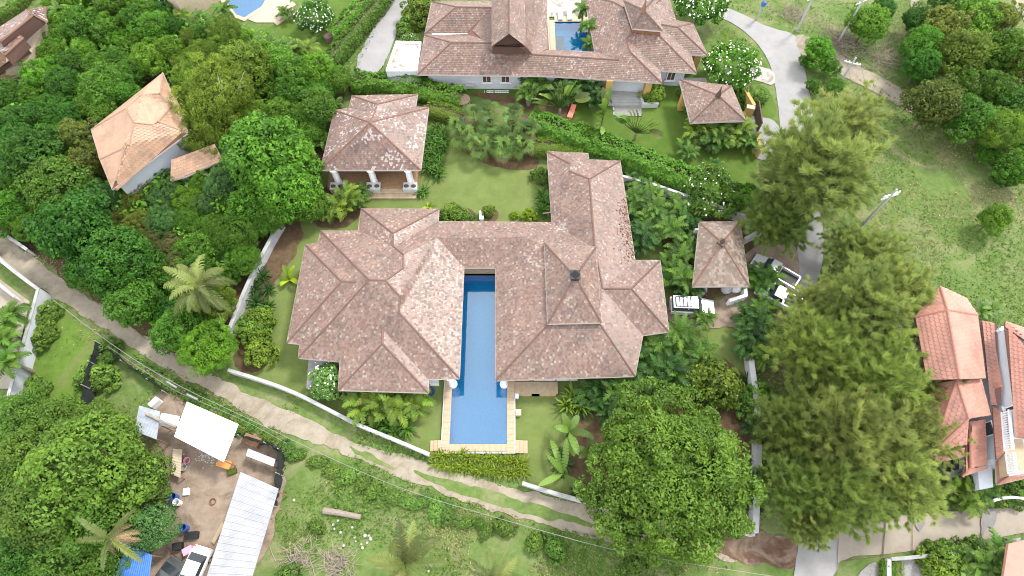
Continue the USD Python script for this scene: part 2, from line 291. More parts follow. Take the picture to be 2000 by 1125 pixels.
def build_roof(parent, V, faces, ze, pitch, tile='roof_pink', cap='ridge_red', tw=.215, tl=.215, extra=(), skipcap=(), fas='fascia', drop=.16, pos=None, capw=.115):
    """Deck, tiles and ridge caps under one part 'roof'. Returns (corner positions, ground outline)."""
    pos = pos or solve_roof(V, faces, ze, math.radians(pitch))
    deck, caps, edges, outl, tl_all, tones = MB(), MB(), {}, [], MB(), []
    for f in faces:
        f = [n for n in f if n != '-']
        p = np.array([pos[n] for n in f])
        c = p.mean(0); nz = sum(np.cross(p[i] - c, p[(i + 1) % len(p)] - c)[2] for i in range(len(p)))
        names = list(f) if nz > 0 else list(f)[::-1]; q = np.array([pos[n] for n in names])
        fx = Polygon(q[:, :2]).buffer(0)
        if fx.area < .05: continue
        outl.append(fx)
        vv, ff = trimesh.creation.triangulate_polygon(Polygon(q[:, :2]), engine='earcut') if Polygon(q[:, :2]).is_valid else (q[:, :2], [(0, i, i + 1) for i in range(1, len(q) - 1)])
        z3 = np.array([q[np.argmin(np.linalg.norm(q[:, :2] - x, axis=1)), 2] for x in vv]); t3 = np.c_[vv, z3]; ff = np.array(ff)
        a, b_ = t3[ff[:, 1]] - t3[ff[:, 0]], t3[ff[:, 2]] - t3[ff[:, 0]]; fl = np.cross(a, b_)[:, 2] < 0; ff = np.where(fl[:, None], ff[:, ::-1], ff)
        deck.add(t3, ff); deck.add(t3 - [0, 0, drop], ff[:, ::-1])
        t, tn = lay_tiles(q, pos[f[1]] - pos[f[0]], tw, tl, t3[ff]) or (None, None)
        if t and t.v: tl_all.add(t.v[0] + [0, 0, .034], np.vstack(t.f)); tones += tn
        for i in range(len(names)): edges.setdefault(tuple(sorted((names[i], names[(i + 1) % len(names)]))), []).append((names, c))
    fb = MB()
    for (a, b_), fs in edges.items():
        A, B = pos[a] + [0, 0, .024], pos[b_] + [0, 0, .024]
        if len(fs) == 1 and abs(A[2] - ze) < .05 and abs(B[2] - ze) < .05:
            d = unit(B - A); o = np.cross(d, (0, 0, 1)); o = o if np.dot(fs[0][1] - A, o) < 0 else -o
            fb.beam(A + o * .03 - [0, 0, drop / 2], B + o * .03 - [0, 0, drop / 2], .05, drop + .03)
        elif len(fs) == 2 and tuple(sorted((a, b_))) not in [tuple(sorted(x)) for x in skipcap]:
            m = (A + B) / 2; h = unit(np.array([-(B - A)[1], (B - A)[0], 0]))
            def slope(c_, names):
                q = np.array([pos[n] for n in names]); cc = q.mean(0); nn = sum(np.cross(q[i] - cc, q[(i + 1) % len(q)] - cc) for i in range(len(q)))
                sgn = 1 if np.dot(c_ - m, h) > 0 else -1; return -(nn[0] * h[0] + nn[1] * h[1]) / nn[2] * sgn
            if slope(fs[0][1], fs[0][0]) + slope(fs[1][1], fs[1][0]) < -.15: ridge_caps(caps, A, B, capw)
    for a, b_ in extra: ridge_caps(caps, pos[a], pos[b_], capw)
    rf = part(parent, 'roof', deck.mesh(), 'deck')
    if tl_all.v: part(rf, 'roof_tiles', tl_all.mesh(), tile, kind='stuff', tone=tones)
    if caps.v: part(rf, 'ridge_caps', caps.mesh(), cap, kind='stuff')
    if fb.v: part(rf, 'fascia', fb.mesh(), fas)
    return pos, shapely.unary_union(outl).buffer(.02).buffer(-.02)
def walls(parent, outl, inset, z0, z1, mat='white_wall', name='wall'):
    w = outl.buffer(-inset, join_style='mitre'); part(parent, name, MB().prism(w, z0, z1).mesh(), mat); return w
def window(parent, c, w, h, yaw=0.0, frame='white_paint', pane='glass_dark', d=.1, bars=1, name='window'):
    """A window on a wall at c; yaw = the direction it faces, 0 = south."""
    R = trimesh.transformations.rotation_matrix(yaw, (0, 0, 1))[:3, :3]
    def b(lst):
        m = MB()
        for o, s in lst: m.box(o, s)
        v, f = m.mesh(); return v @ R.T + np.asarray(c), f
    t = .09
    fr = [((0, -d / 2, h / 2), (w + 2 * t, d, t)), ((0, -d / 2, -h / 2), (w + 2 * t, d, t)), ((-w / 2, -d / 2, 0), (t, d, h)), ((w / 2, -d / 2, 0), (t, d, h)), ((0, -d / 2 - .05, -h / 2 - .1), (w + .4, d + .1, .09))]
    fr += [((-w / 2 + w * (i + 1) / (bars + 1), -d / 2, 0), (.05, d * .8, h)) for i in range(bars)]
    p = part(parent, name, b(fr), frame); part(p, 'pane', b([((0, -.02, 0), (w - .02, .04, h - .02))]), pane)
    return p
# ---------------------------------------------------------------- the ground
R = lambda pts, amp=.35, seed=0, n=2: ragged(chaikin(PX(pts)[:, :2], n), amp, .35, seed)
def pool_hole(corners, z): POOLS.append(Polygon(PX(corners, z)[:, :2]))
POOL1 = [P(878, 868, .28), P(990, 868, .28), P(986, 536, .28)]; POOLS.append(shapely.box(POOL1[0][0], POOL1[0][1], POOL1[1][0], POOL1[2][1]))
q = PX([(1083, 43), (1155, 43), (1085, 103)], .1); POOLS.append(shapely.box(q[0, 0], q[2, 1], q[1, 0], q[0, 1]))
q = PX([(425, -40), (515, 40)], .0); VPOOL = Polygon(PX([(425, -20), (500, -30), (520, 0), (512, 14), (478, 36), (462, 30)], 0)[:, :2]); POOLS.append(VPOOL)
xs = np.linspace(-420, 420, 85); X, Y = np.meshgrid(xs, xs + 35, indexing='ij')
far = np.maximum(np.hypot(X, Y - 35) - 130, 0); Z = np.where(far > 0, (meshkit.fbm(np.stack([X / 70, Y / 70, X * 0], -1), 3, 5) - .45) * np.minimum(far / 6, 14), 0)
i, j = np.meshgrid(np.arange(84), np.arange(84), indexing='ij'); q = i * 85 + j
near = ((i >= 32) & (i < 52) & (j >= 32) & (j < 52)).ravel(); b = MB(); b.add(np.stack([X, Y, Z], -1).reshape(-1, 3), np.stack([q, q + 85, q + 86, q + 1], -1).reshape(-1, 4)[~near])
mid = shapely.box(xs[32], xs[32] + 35, xs[52], xs[52] + 35)
for h in POOLS: mid = mid.difference(h)
v, f = trimesh.creation.triangulate_polygon(mid, engine='earcut'); a_ = np.c_[v, np.zeros(len(v))]; b.add(a_, np.where((np.cross(a_[f[:, 1]] - a_[f[:, 0]], a_[f[:, 2]] - a_[f[:, 0]])[:, 2] < 0)[:, None], f[:, ::-1], f))
single('ground', b.mesh(), 'meadow', 'rough green meadow ground under the whole place', kind='structure')
L_LANE = [(-60, 405), (0, 455), (60, 500), (130, 552), (215, 605), (300, 672), (420, 735), (500, 775), (560, 800), (640, 838), (700, 868), (800, 895), (860, 908), (900, 925), (1000, 952), (1080, 972), (1180, 990), (1300, 1015), (1400, 1035), (1480, 1045), (1560, 1055),
          (1560, 1110), (1480, 1100), (1400, 1090), (1300, 1075), (1200, 1058), (1130, 1043), (1040, 1020), (960, 995), (880, 972), (800, 942), (740, 915), (690, 890), (600, 862), (540, 840), (470, 800), (400, 760), (330, 722), (260, 680), (180, 626), (120, 590), (60, 548), (0, 515), (-60, 470)]
lane = R(L_LANE, .45, 1)
LAWN = [(445, 722), (520, 742), (580, 768), (640, 800), (700, 830), (770, 860), (835, 885), (935, 915), (1040, 945), (1160, 980), (1300, 1012), (1475, 1042), (1478, 900), (1470, 760), (1465, 660), (1440, 590), (1330, 600), (1300, 480), (1230, 330), (1180, 300), (1060, 258), (960, 213), (850, 190), (700, 190), (640, 330), (600, 430), (545, 430), (500, 530), (455, 640)]
sheet('garden_lawn', R(LAWN, .05, 2), .004, 'lawn', 'mown lawn round the house with the long pool')
sheet('neighbour_lawn', R([(900, 185), (960, 195), (1060, 235), (1180, 290), (1330, 360), (1470, 400), (1480, 330), (1470, 240), (1450, 170), (1330, 120), (1100, 120), (880, 160)], .1, 3), .004, 'lawn_deep', 'deep green lawn of the neighbouring villa behind the hedge')
sheet('villa_lawn', R([(520, 60), (600, 10), (700, -30), (760, -10), (700, 100), (640, 150), (560, 110), (430, 80), (470, 60)], .3, 4), .004, 'lawn_deep', 'lawn below the pool terrace at the top of the picture')
sheet('mown_field', R([(90, 590), (150, 625), (212, 672), (196, 730), (180, 805), (120, 830), (40, 790), (62, 690)], .3, 5), .004, 'field', 'bright green field between the white wall and the black netting')
sheet('verge', R([(1415, 45), (1460, 95), (1505, 130), (1500, 165), (1455, 165), (1430, 120), (1400, 80)], .1, 6), .004, 'lawn_deep', 'grass verge beside the upper road')
sheet('verge', R([(1478, 160), (1508, 180), (1521, 232), (1478, 226), (1468, 190)], .1, 7), .004, 'lawn_deep', 'grass verge by the gate of the neighbouring villa')
for k, pts in enumerate([[(540, 440), (590, 430), (592, 470), (560, 520), (520, 580), (495, 620), (485, 590), (515, 520)], [(480, 640), (520, 660), (530, 705), (490, 730), (455, 720), (460, 660)], [(900, 270), (960, 300), (1040, 300), (1060, 330), (980, 335), (890, 290)],
                         [(1150, 760), (1470, 660), (1478, 1030), (1150, 985), (1090, 900), (1120, 840)], [(1215, 330), (1340, 380), (1470, 440), (1480, 560), (1330, 600), (1300, 480), (1230, 380)], [(610, 740), (720, 790), (830, 855), (800, 850), (690, 800)],
                         [(940, 405), (970, 405), (975, 430), (950, 435)], [(650, 340), (720, 370), (700, 440), (620, 450), (600, 420)], [(850, 405), (930, 405), (930, 432), (860, 432)], [(900, 180), (1060, 190), (1110, 200), (1130, 240), (1060, 225), (960, 200)]]):
    sheet('flower_bed', R(pts, .4, 20 + k), .008 + .0005 * k, 'soil', 'bare brown planting soil in the garden')
sheet('forest_floor', R([(-80, 300), (0, 440), (60, 490), (200, 600), (300, 675), (430, 735), (455, 640), (500, 530), (545, 430), (600, 420), (640, 300), (690, 160), (560, 90), (420, 60), (280, 20), (100, 10), (-80, 100)], .6, 8), .004, 'soil', 'shaded earth under the trees on the left')
YARD = R([(300, 760), (350, 775), (480, 845), (560, 880), (552, 960), (510, 1140), (260, 1160), (290, 1060), (330, 960), (320, 880), (285, 830)], .5, 9)
sheet('dirt_yard', YARD, .004, 'yard', 'trodden earth yard between the sheds')
sheet('dirt_lane', lane, .012, 'lane', 'pale dirt and concrete lane curving past the garden wall')
sheet('wet_track', R([(1330, 1020), (1480, 1040), (1565, 1058), (1560, 1115), (1460, 1100), (1390, 1075), (1330, 1055)], .5, 10), .016, 'wet_dirt', 'damp brown earth at the right end of the lane')
for k, pts in enumerate([[(672, 868), (720, 885), (772, 912), (766, 919), (700, 893)], [(795, 912), (860, 932), (960, 960), (1060, 990), (1160, 1018), (1156, 1029), (1040, 1008), (940, 979), (850, 948)]]):
    sheet('lane_grass', R(pts, .35, 30 + k, 1), .018, 'meadow', 'grass strip between the wheel ruts of the lane')
sheet('upper_road', R([(1395, 10), (1440, 22), (1500, 55), (1556, 66), (1562, 100), (1575, 150), (1586, 215), (1592, 300), (1600, 400), (1612, 480), (1592, 580), (1500, 620), (1480, 600), (1545, 560), (1560, 480), (1545, 400), (1530, 300), (1522, 240), (1518, 190), (1505, 125), (1480, 85), (1440, 50), (1395, 30)], .1, 11), .012, 'grey_road', 'pale concrete road winding down past the villas')
sheet('side_path', R([(1548, 62), (1600, 78), (1660, 120), (1740, 160), (1800, 202), (1830, 250), (1795, 230), (1725, 190), (1655, 155), (1600, 122), (1562, 112)], .35, 12), .016, 'lane', 'narrow broken concrete path climbing to the right')
sheet('gate_drive', R([(1440, 120), (1480, 130), (1512, 138), (1514, 170), (1480, 158), (1440, 150)], .02, 13, 1), .020, 'old_slab', 'white concrete driveway slab leading off the upper road')
sheet('gate_yard', R([(1470, 228), (1522, 235), (1530, 300), (1480, 320), (1465, 280), (1430, 235), (1440, 222)], .1, 14), .008, 'grey_road', 'grey forecourt outside the yellow gate')
sheet('parking_gravel', R([(1450, 480), (1560, 470), (1560, 540), (1540, 640), (1440, 640), (1300, 640), (1300, 585), (1440, 590)], .3, 15), .010, 'yard', 'worn parking ground beside the carport')
sheet('back_lane', R([(690, 150), (740, 150), (772, 75), (812, -20), (778, -20), (740, 40), (705, 95)], .25, 16, 1), .012, 'grey_road', 'grey lane running up between the two villas')
road_px = [(1560, 1040), (1620, 1030), (1735, 1008), (1850, 1000), (2040, 985), (2060, 1030), (1900, 1058), (1740, 1082), (1640, 1088), (1610, 1140), (1560, 1150), (1556, 1090)]
sheet('lower_road', R(road_px, .12, 17, 1), .022, 'concrete_road', 'stained pale concrete road crossing the lower right corner')
sheet('junction_road', R([(1580, 1020), (1640, 1030), (1634, 1140), (1548, 1150), (1556, 1070)], .1, 18, 1), .026, 'grey_road', 'smooth grey road meeting the concrete road')
sheet('gravel_drive', R([(1745, 1090), (1815, 1082), (1818, 1140), (1745, 1140)], .05, 19, 1), .008, 'gravel', 'grey gravel drive at the lower edge')
sheet('gravel_drive', R([(1660, 1140), (1690, 1105), (1715, 1094), (1718, 1140)], .05, 29, 1), .008, 'gravel', 'grey gravel corner beside the clipped hedge')
sheet('track', R([(1962, -30), (1990, 30), (2040, 90), (2040, 40), (2000, -30)], .3, 25), .010, 'lane', 'sandy track in the upper right corner')
sheet('track', R([(1880, 150), (1960, 190), (2040, 260), (2040, 230), (1960, 160), (1890, 125)], .3, 26), .010, 'soil', 'bare earth strip among the trees on the right')
sheet('track', R([(1778, -20), (1800, -20), (1790, 20), (1776, 18)], .2, 27), .010, 'lane', 'short strip of pale track at the top edge')
sheet('terrace_paving', R([(420, -20), (560, -30), (570, 25), (545, 45), (500, 45), (440, 20)], .02, 28, 0), .010, 'cream', 'cream paving round the pool at the top edge')

# ---------------------------------------------------------------- the long-pool villa
VM = dict(a1=(706, 408), a2=(857, 409), a3=(856, 433), a4=(700, 451), r1=(767.5, 456), r2=(767.5, 481), b1=(627, 452), b2=(621, 475), m1=(720.5, 547), m2=(753, 548), w1=(787.5, 498), w2=(787.5, 524),
          c1=(597, 479), c2=(667, 550), c3=(696, 551), c4=(561, 669), c5=(586, 672), d1=(583.5, 699), d2=(664.5, 706), s1=(747, 643), s2=(747, 671), x1=(779, 610), x2=(781, 579), e1=(661, 762), e2=(836.5, 767), e3=(837, 741),
          f1=(897, 739), g1=(906, 523), k1=(854, 464), k2=(1023, 465), g2=(968, 523), h1=(1078, 435), u1=(1065, 481), u2=(1162, 487), u3=(1171, 632), u4=(1071, 633), p2=(968, 743), p3=(1240, 735),
          q1=(1255, 655), q2=(1306, 648), q3=(1289, 509), q4=(1240, 509), t1=(1177, 564), t2=(1233, 564), n1=(1069, 297), n2=(1113, 320), n2b=(1113, 335), n3=(1151, 350), n4=(1211, 315), n5=(1148, 300), n6=(1149, 312))
FM = ['a1 a2 r1', 'a2 a3 r2 r1', 'a4 a1 r1 r2', 'b1 a4 r2 m2 m1', '- w1 w2 m2 r2', 'c1 b2 c3 c2', 'c4 c1 c2', 'c4 c5 c3 c2', 'b2 b1 m1 c3', 'c5 d1 m1 c3', 'd1 d2 s1 x1 x2 m2 m1', 'e1 d2 s1 s2', 'e1 e2 s2', 'e2 e3 s1 s2', 'e3 f1 x1 s1',
      'f1 g1 k1 w1 w2 m2 x2 x1', 'g1 g2 k2 k1', 'a3 h1 u2 u1 k2 k1 w1 r2', 'p2 g2 k2 u1 u4', 'p2 p3 u3 u4', 'p3 q1 t1 u2 u3', 'q1 q2 t2 t1', 'q2 q3 t2', 'q3 q4 t1 t2', 'n4 q4 t1 u2 n3', 'h1 n1 n2 n2b n3 u2', 'n1 n5 n6 n2b n2', 'n6 n4 n3 n2b']
villa = thing('pool_villa', 'large red-brown tiled villa in two wings round the long blue pool', 'house')
pm, om = build_roof(villa, VM, [f.split() for f in FM], 3.1, 28)
wm = walls(villa, om, 1.0, 0, 3.2, 'white_wall')
# the raised square roof over the east wing
zt = np.mean([pm[n][2] for n in ('u1', 'u2', 'u3', 'u4')])
def tier(parent, corners, apex, lift, rise, tile, cap, skirt='dark_wood', tw=.215, finial=None):
    z = np.mean([c[2] for c in corners]) + lift
    c = [np.array([*x[:2], z]) for x in corners]; m = np.mean(c, 0); c = [m + (x - m) * 1.03 for x in c]
    ap = P(*apex, z + rise); pos = dict(a=c[0], b=c[1], c=c[2], d=c[3], t=ap)
    sk = [m + (x - m) * .93 for x in c]; b = MB(); b.prism(Polygon([x[:2] for x in sk]), min(x[2] for x in corners) - .6, z - .02)
    part(parent, 'upper_wall', b.mesh(), skirt)
    build_roof(parent, None, ['a b t'.split(), 'b c t'.split(), 'c d t'.split(), 'd a t'.split()], z, 30, tile, cap, tw, tw, pos=pos)
    return ap
ap = tier(villa, [pm['u4'], pm['u3'], pm['u2'], pm['u1']], (1123, 540), .35, 2.5, 'roof_pink', 'ridge_red')
part(villa, 'roof_vent', MB().box(ap + [0, 0, .0], (.75, .75, .5)).box(ap + [0, 0, .32], (.95, .95, .1)).tm(trimesh.creation.cone(.5, .35, sections=4).apply_translation(ap + [0, 0, .37])).mesh(), 'dark')
for u, v in ((885, 752), (985, 752)):
    c = P(u, v, 0); col = part(villa, 'column', lathe([(0, 0), (.45, 0), (.45, .4), (.33, .5), (.3, 2.4), (.42, 2.6), (.55, 2.8), (.55, 3.0), (0, 3.0)], 16, c), 'white_paint', smooth=40)
b = MB(); [b.box(P(u, v, .12), (2.4, .55, .24)) for u, v in ((1030, 768), (1062, 768))]
b.box(P(1046, 758, .2), (4.4, 1.2, .4)); part(villa, 'garden_step', b.mesh(), 'stone_tan')
b = MB(); b.prism(PX([(605, 702), (664, 704), (664, 742), (606, 762), (600, 760)])[:, :2], 0, .35); part(villa, 'side_terrace', b.mesh(), 'grey_render')
b = MB(); b.prism(PX([(841, 744), (858, 744), (858, 754), (841, 754)])[:, :2], 0, .9); part(villa, 'garden_box', b.mesh(), 'white_paint')
yS = P(1040, 743, 3)[1] + 1.0
for u in (1012, 1065, 1110): window(villa, (P(u, 740, 1.6)[0], yS - .01, 1.5), 1.7, 1.9, bars=2)
for u in (700, 760): window(villa, (P(u, 766, 1.6)[0], P(700, 763, 3.1)[1] + .99, 1.5), 1.5, 1.7, bars=1)

# ---------------------------------------------------------------- the pool
pool = thing('swimming_pool', 'long blue tiled swimming pool between the two roof wings', 'pool')
WZ, DZ = .28, .42
sw, se, ne_, nw = P(878, 868, WZ), P(990, 868, WZ), P(986, 536, WZ), P(886, 536, WZ)
x0, x1, y0, y1 = sw[0], se[0], sw[1], nw[1]
fl = MB(); D = -1.3
fl.add([(x0, y0, D), (x1, y0, D), (x1, y1, D), (x0, y1, D), (x0, y0, DZ), (x1, y0, DZ), (x1, y1, DZ), (x0, y1, DZ)], [(0, 1, 2, 3), (0, 4, 5, 1), (1, 5, 6, 2), (2, 6, 7, 3), (3, 7, 4, 0)])
part(pool, 'basin', fl.mesh(), 'pool_tile')
gx, gy = np.meshgrid(np.linspace(x0, x1, 24), np.linspace(y0, y1, 90), indexing='ij'); q = np.arange(23)[:, None] * 90 + np.arange(89)
part(pool, 'water', (np.stack([gx, gy, gx * 0 + WZ], -1).reshape(-1, 3), np.stack([q, q + 90, q + 91, q + 1], -1).reshape(-1, 4)), 'water')
part(pool, 'corner_step', MB().prism([(x1, y0), (x1, y0 + 1.5), (x1 - 1.6, y0)], D, -.1).prism([(x1, y0), (x1, y0 + 2.1), (x1 - 2.2, y0)], D + .01, -.6).mesh(), 'pool_tile')
part(pool, 'pool_wall', MB().box(((x0 + x1) / 2, y0 - .45, DZ / 2 - .06), (x1 - x0 + 1.6, .8, DZ - .05)).box((x0 - .42, (y0 + y1) / 2, DZ / 2 - .06), (.78, y1 - y0, DZ - .05)).box((x1 + .42, (y0 + y1) / 2, DZ / 2 - .06), (.78, y1 - y0, DZ - .05)).mesh(), 'white_wall')
rng = random.Random(4); half = y0 + (P(878, 735, WZ)[1] - y0)
for side, xx in ((-1, x0 - .345), (1, x1 + .345)):
    n = int((half - y0 + .9) / .6)
    for k in range(n): part(pool, 'coping_stone', MB().box((xx, y0 - .6 + k * .6, DZ - .01 + rng.uniform(-.006, .006)), (.68, .585, .06)).mesh(), 'sandstone')
n = int((x1 - x0) / .6)
for k in range(n + 1): part(pool, 'coping_stone', MB().box((x0 + (k + .5) * (x1 - x0) / (n + 1), y0 - .345, DZ - .01 + rng.uniform(-.006, .006)), ((x1 - x0) / (n + 1) - .015, .68, .06)).mesh(), 'sandstone')
for k in range(3):
    part(pool, 'entry_step', MB().box((x0 - .95 - .36 * k, y0 - .1, (.34 - .11 * k) / 2), (.35, 1.0, .34 - .11 * k)).mesh(), 'sandstone')
    part(pool, 'entry_step', MB().box((x1 + .98 + .4 * k, y0 - .2, (.34 - .11 * k) / 2), (.39, 1.2, .34 - .11 * k)).mesh(), 'sandstone')
part(pool, 'end_wall', MB().box(((x0 + x1) / 2, y1 + .15, .7), (x1 - x0 + .4, .3, 1.5)).mesh(), 'stone_tan')
lamp = P(1003, 806, .3)
t = thing('pool_lantern', 'small cream box lantern standing on the right pool edge', 'lantern', (x1 + 1.1, lamp[1], 0))
part(t, 'body', MB().box((0, 0, .25), (.55, .6, .5)).mesh(), 'cream'); part(t, 'cap', MB().tm(trimesh.creation.icosphere(2, .2).apply_translation((0, 0, .55))).mesh(), 'white_paint', True)
t = thing('pool_lantern', 'small white lantern higher up the right pool edge', 'lantern', (x1 + .98, P(1000, 774, .3)[1], 0))
part(t, 'body', MB().box((0, 0, .2), (.3, .4, .4)).mesh(), 'white_paint'); part(t, 'cap', MB().box((0, 0, .43), (.36, .46, .05)).mesh(), 'white_paint')

# ---------------------------------------------------------------- the garden pavilion
pav = thing('garden_pavilion', 'open pavilion with white round columns and a weathered red tiled roof', 'pavilion')
VP = dict(a=(626, 332), b=(821.7, 332), c=(837, 211), d=(653.5, 216), t=(723, 239.5), e=(688, 187.5), f=(815.6, 184.5), g=(811.5, 209), h=(682, 211.5), r=(736.5, 204), s=(731, 222))
pp, op = build_roof(pav, VP, [f.split() for f in ('a b t', 'b c t', 'd a t', 'c g s t', 'h d t s', 'e f r', 'f g s r', 'h e r s')], 3.4, 33, 'roof_red', 'ridge_brown', skipcap=[('g', 's'), ('h', 's')])
fz = .75; y0p = P(726, 366, fz)[1]; xa, xb = P(655, 350, fz)[0] - .8, P(802, 350, fz)[0] + .8; y1p = P(730, 205, 3.4)[1] - .6
part(pav, 'floor', MB().box(((xa + xb) / 2, (y0p + y1p) / 2, fz / 2), (xb - xa, y1p - y0p, fz)).mesh(), 'wood')
for k in range(2): part(pav, 'front_step', MB().box(((xa + xb) / 2 + 1.2, y0p - .3 - .55 * k, .25 - .12 * k), (xb - xa - 2.5, .62, .5 - .24 * k)).mesh(), 'stone_tan')
part(pav, 'back_wall', MB().box(((xa + xb) / 2, y1p - .3, 2.0), (xb - xa - 1, .25, 2.7)).mesh(), 'dark_wood')
for u in (662, 732, 803):
    c = P(u, 352, fz); c = np.array([c[0], y0p + .75, fz])
    part(pav, 'column', lathe([(0, 0), (.42, 0), (.42, .25), (.36, .35), (.38, 1.2), (.34, 2.2), (.5, 2.35), (.5, 2.55), (0, 2.55)], 18, c), 'white_paint', smooth=40)
    pl = part(pav, 'planter', MB().box((c[0], y0p - .05, .62), (1.6, 1.0, 1.24 - .2)).mesh(), 'render_grey')
    for s in (-.42, .42): part(pl, 'planter_soil', MB().tm(trimesh.creation.icosphere(1, .3).apply_scale((1, .8, .5)).apply_translation((c[0] + s, y0p - .1, 1.16))).mesh(), 'dark_wood')
for s in (xa + .6, xb - .6): part(pav, 'column', lathe([(0, 0), (.36, 0), (.34, 2.6), (0, 2.6)], 14, (s, y1p - 1.0, fz)), 'white_paint', smooth=40)

# ---------------------------------------------------------------- the carport hut
hut = thing('carport', 'small square hut with a brown shingled pyramid roof beside the parked cars', 'carport')
VC = dict(a=(1353, 560), b=(1463, 559.5), c=(1445, 432.5), d=(1366, 434.5), t=(1410, 474))
pc_, oc = build_roof(hut, VC, [f.split() for f in ('a b t', 'b c t', 'c d t', 'd a t')], 2.7, 33, 'roof_brown', 'ridge_brown', .3, .3)
part(hut, 'finial', MB().tm(lathe([(0, 0), (.3, 0), (.25, .3), (.1, .7), (0, 1.0)], 8, pc_['t'] - [0, 0, .1])).box(pc_['t'] + [0, 0, .05], (.8, .8, .25), .78).mesh(), 'dark_wood')
wc = oc.buffer(-.9, join_style='mitre'); cx = np.array(wc.exterior.coords)[:-1]
for x, y in cx: part(hut, 'post', MB().box((x, y, 1.5), (.3, .3, 3.0)).mesh(), 'white_paint')
part(hut, 'back_wall', MB().prism(LineString([(cx[:, 0].min(), cx[:, 1].max() - .1), (cx[:, 0].max() - .3, cx[:, 1].max() - .1)]).buffer(.1, cap_style='flat'), 0, 2.8).mesh(), 'grey_render')
a, b_, c_ = P(1424, 588, 1.0), P(1456, 578, 1.0), P(1455, 562, 1.0)
single('white_screen_wall', MB().prism(LineString([a[:2], b_[:2], c_[:2]]).buffer(.16, cap_style='flat', join_style='mitre'), 0, 1.2).mesh(), 'white_paint', 'low white angled wall at the front corner of the brown hut', 'wall')
for i, (u, v, r, col, lb) in enumerate([(1344, 566, .55, 'white_paint', 'leftmost white water jar in front of the brown hut'), (1370, 572, .45, 'render_grey', 'grey water jar half under palm leaves at the brown hut'), (1416, 568, .6, 'render_grey', 'grey rounded water jar under the hut roof edge'), (1434, 566, .6, 'white_paint', 'white water jar nearest the angled wall of the hut')]):
    t = thing('water_jar', lb, 'water jar', P(u, v, 0)); part(t, 'body', lathe([(0, 0), (r * .7, 0), (r, .45), (r * .95, .8), (r * .6, 1.05), (r * .6, 1.1), (0, 1.08)], 20), col, smooth=50); part(t, 'lid', lathe([(0, 1.09), (r * .68, 1.09), (r * .66, 1.15), (0, 1.19)], 20), 'white_paint', smooth=50)

# ---------------------------------------------------------------- the neighbouring villa
nb = thing('courtyard_villa', 'large red-tiled neighbouring villa with pale blue-white walls round a small pool', 'house')
VN = dict(a1=(843, 4), a2=(963, 3), r1=(891, 14), r2=(962, 15.5), a3=(830, 66.5), a4=(910, 66.7), b1=(829.5, 69.3), b2=(815.6, 145.8), r3=(881.4, 83.6), r4=(962.3, 84.4), g1=(962, -10, 6.6), g2=(962.3, 88.9, 6.2), g4=(1024.5, 89.8, 6.2), g5=(1022.7, -10, 6.6),
          kk=(1000, 93), m=(1065, 148.3), s2=(1292, 162), k1=(1038.7, 106.7), k2=(1208, 117.3), k3=(1229.5, 100.4), e1=(1065.8, -10), e2=(1072.3, 98), e3=(1162, 102), e4=(1141, -10), l1=(1199, 5), l2=(1217, 15), l3=(1234, 65), l4=(1223, 75), s3=(1288, 137.8), s4=(1360, 143),
          l5=(1289, 71), l6=(1288, 48), s5=(1348.6, 106.7), s6=(1381.5, 108.4), l7=(1323.7, 53.3), s7=(1353, 46.2), s8=(1320, 40.5), s9=(1304, -10), l10=(1274, 12))
FN = ['a1 a2 r2 r1', 'a3 a1 r1', 'a3 a4 r2 r1', 'b1 a4 r4 r3', 'b2 b1 r3', '- g1 g2 r4 a4 r2', 'b2 m k1 kk r4 r3', 'm s2 k3 k2 k1', 'e2 e1 g5 g4 k1', '- r4 kk k1 g4 g2', 'e2 e3 k2 k1', 'e3 e4 l1 l2 l3 l4 k3 k2', 's2 s3 l4 k3', 's3 s4 l5 l3 l4', 's4 s5 l6 l5', 's5 s6 l7 l6', 's6 s7 l7', 's7 s8 l6 l7', 's8 s9 l10 l5 l6', '- e4 s9 l10 l2 l1']
pn, on = build_roof(nb, VN, [f.split() for f in FN], 3.2, 29, 'roof_pink', 'ridge_red', skipcap=[('a4', 'r2')])
wn = walls(nb, Polygon(np.array([pn[k][:2] for k in 'b2 m s2 s3 s4 s5 s6 s7 s8 s9 e4 e3 e2 e1 a2 a1'.split()])), .9, 0, 3.3, 'white_wall')
gz = 8.3; gp = dict(a=P(961, 91, 6.45), b=P(960.5, -12, 6.9), c=P(994, -12, gz + .3), d=P(994.3, 67, gz), e=P(1026, 91, 6.45), f=P(1024.5, -12, 6.9))
build_roof(nb, None, ['a b c d'.split(), 'e f c d'.split()], 6.5, 30, 'roof_pink', 'ridge_red', pos=gp)
A, B, T = gp['a'], gp['e'], gp['d']; b = MB(); off = np.array([0, .7, -.15]); b.add([A + off, B + off, T + off, A + off + [0, 0, -1.6], B + off + [0, 0, -1.6]], [(0, 1, 2), (3, 4, 1), (3, 1, 0)])
part(nb, 'gable_wall', b.mesh(), 'dark_wood')
apn = tier(nb, [pn['l3'], pn['l5'], pn['l10'], pn['l2']], (1257, 20), .9, 2.0, 'roof_pink', 'ridge_red', 'rust')
part(nb, 'spire', lathe([(0, 0), (.35, 0), (.28, .4), (.12, 1.2), (.03, 2.1), (0, 2.1)], 8, apn - [0, 0, .2]), 'ridge_brown')
fx = P(773.8, 81, 3.0); 
AN = PX([(773.8, 81), (822.7, 82.7), (815, 138), (754, 138.3)], 3.1)[:, :2]
part(nb, 'annex_wall', MB().prism(AN, 0, 3.0).mesh(), 'white_wall'); part(nb, 'annex_roof', MB().prism(Polygon(AN).buffer(-.3), 2.9, 3.03).mesh(), 'old_slab')
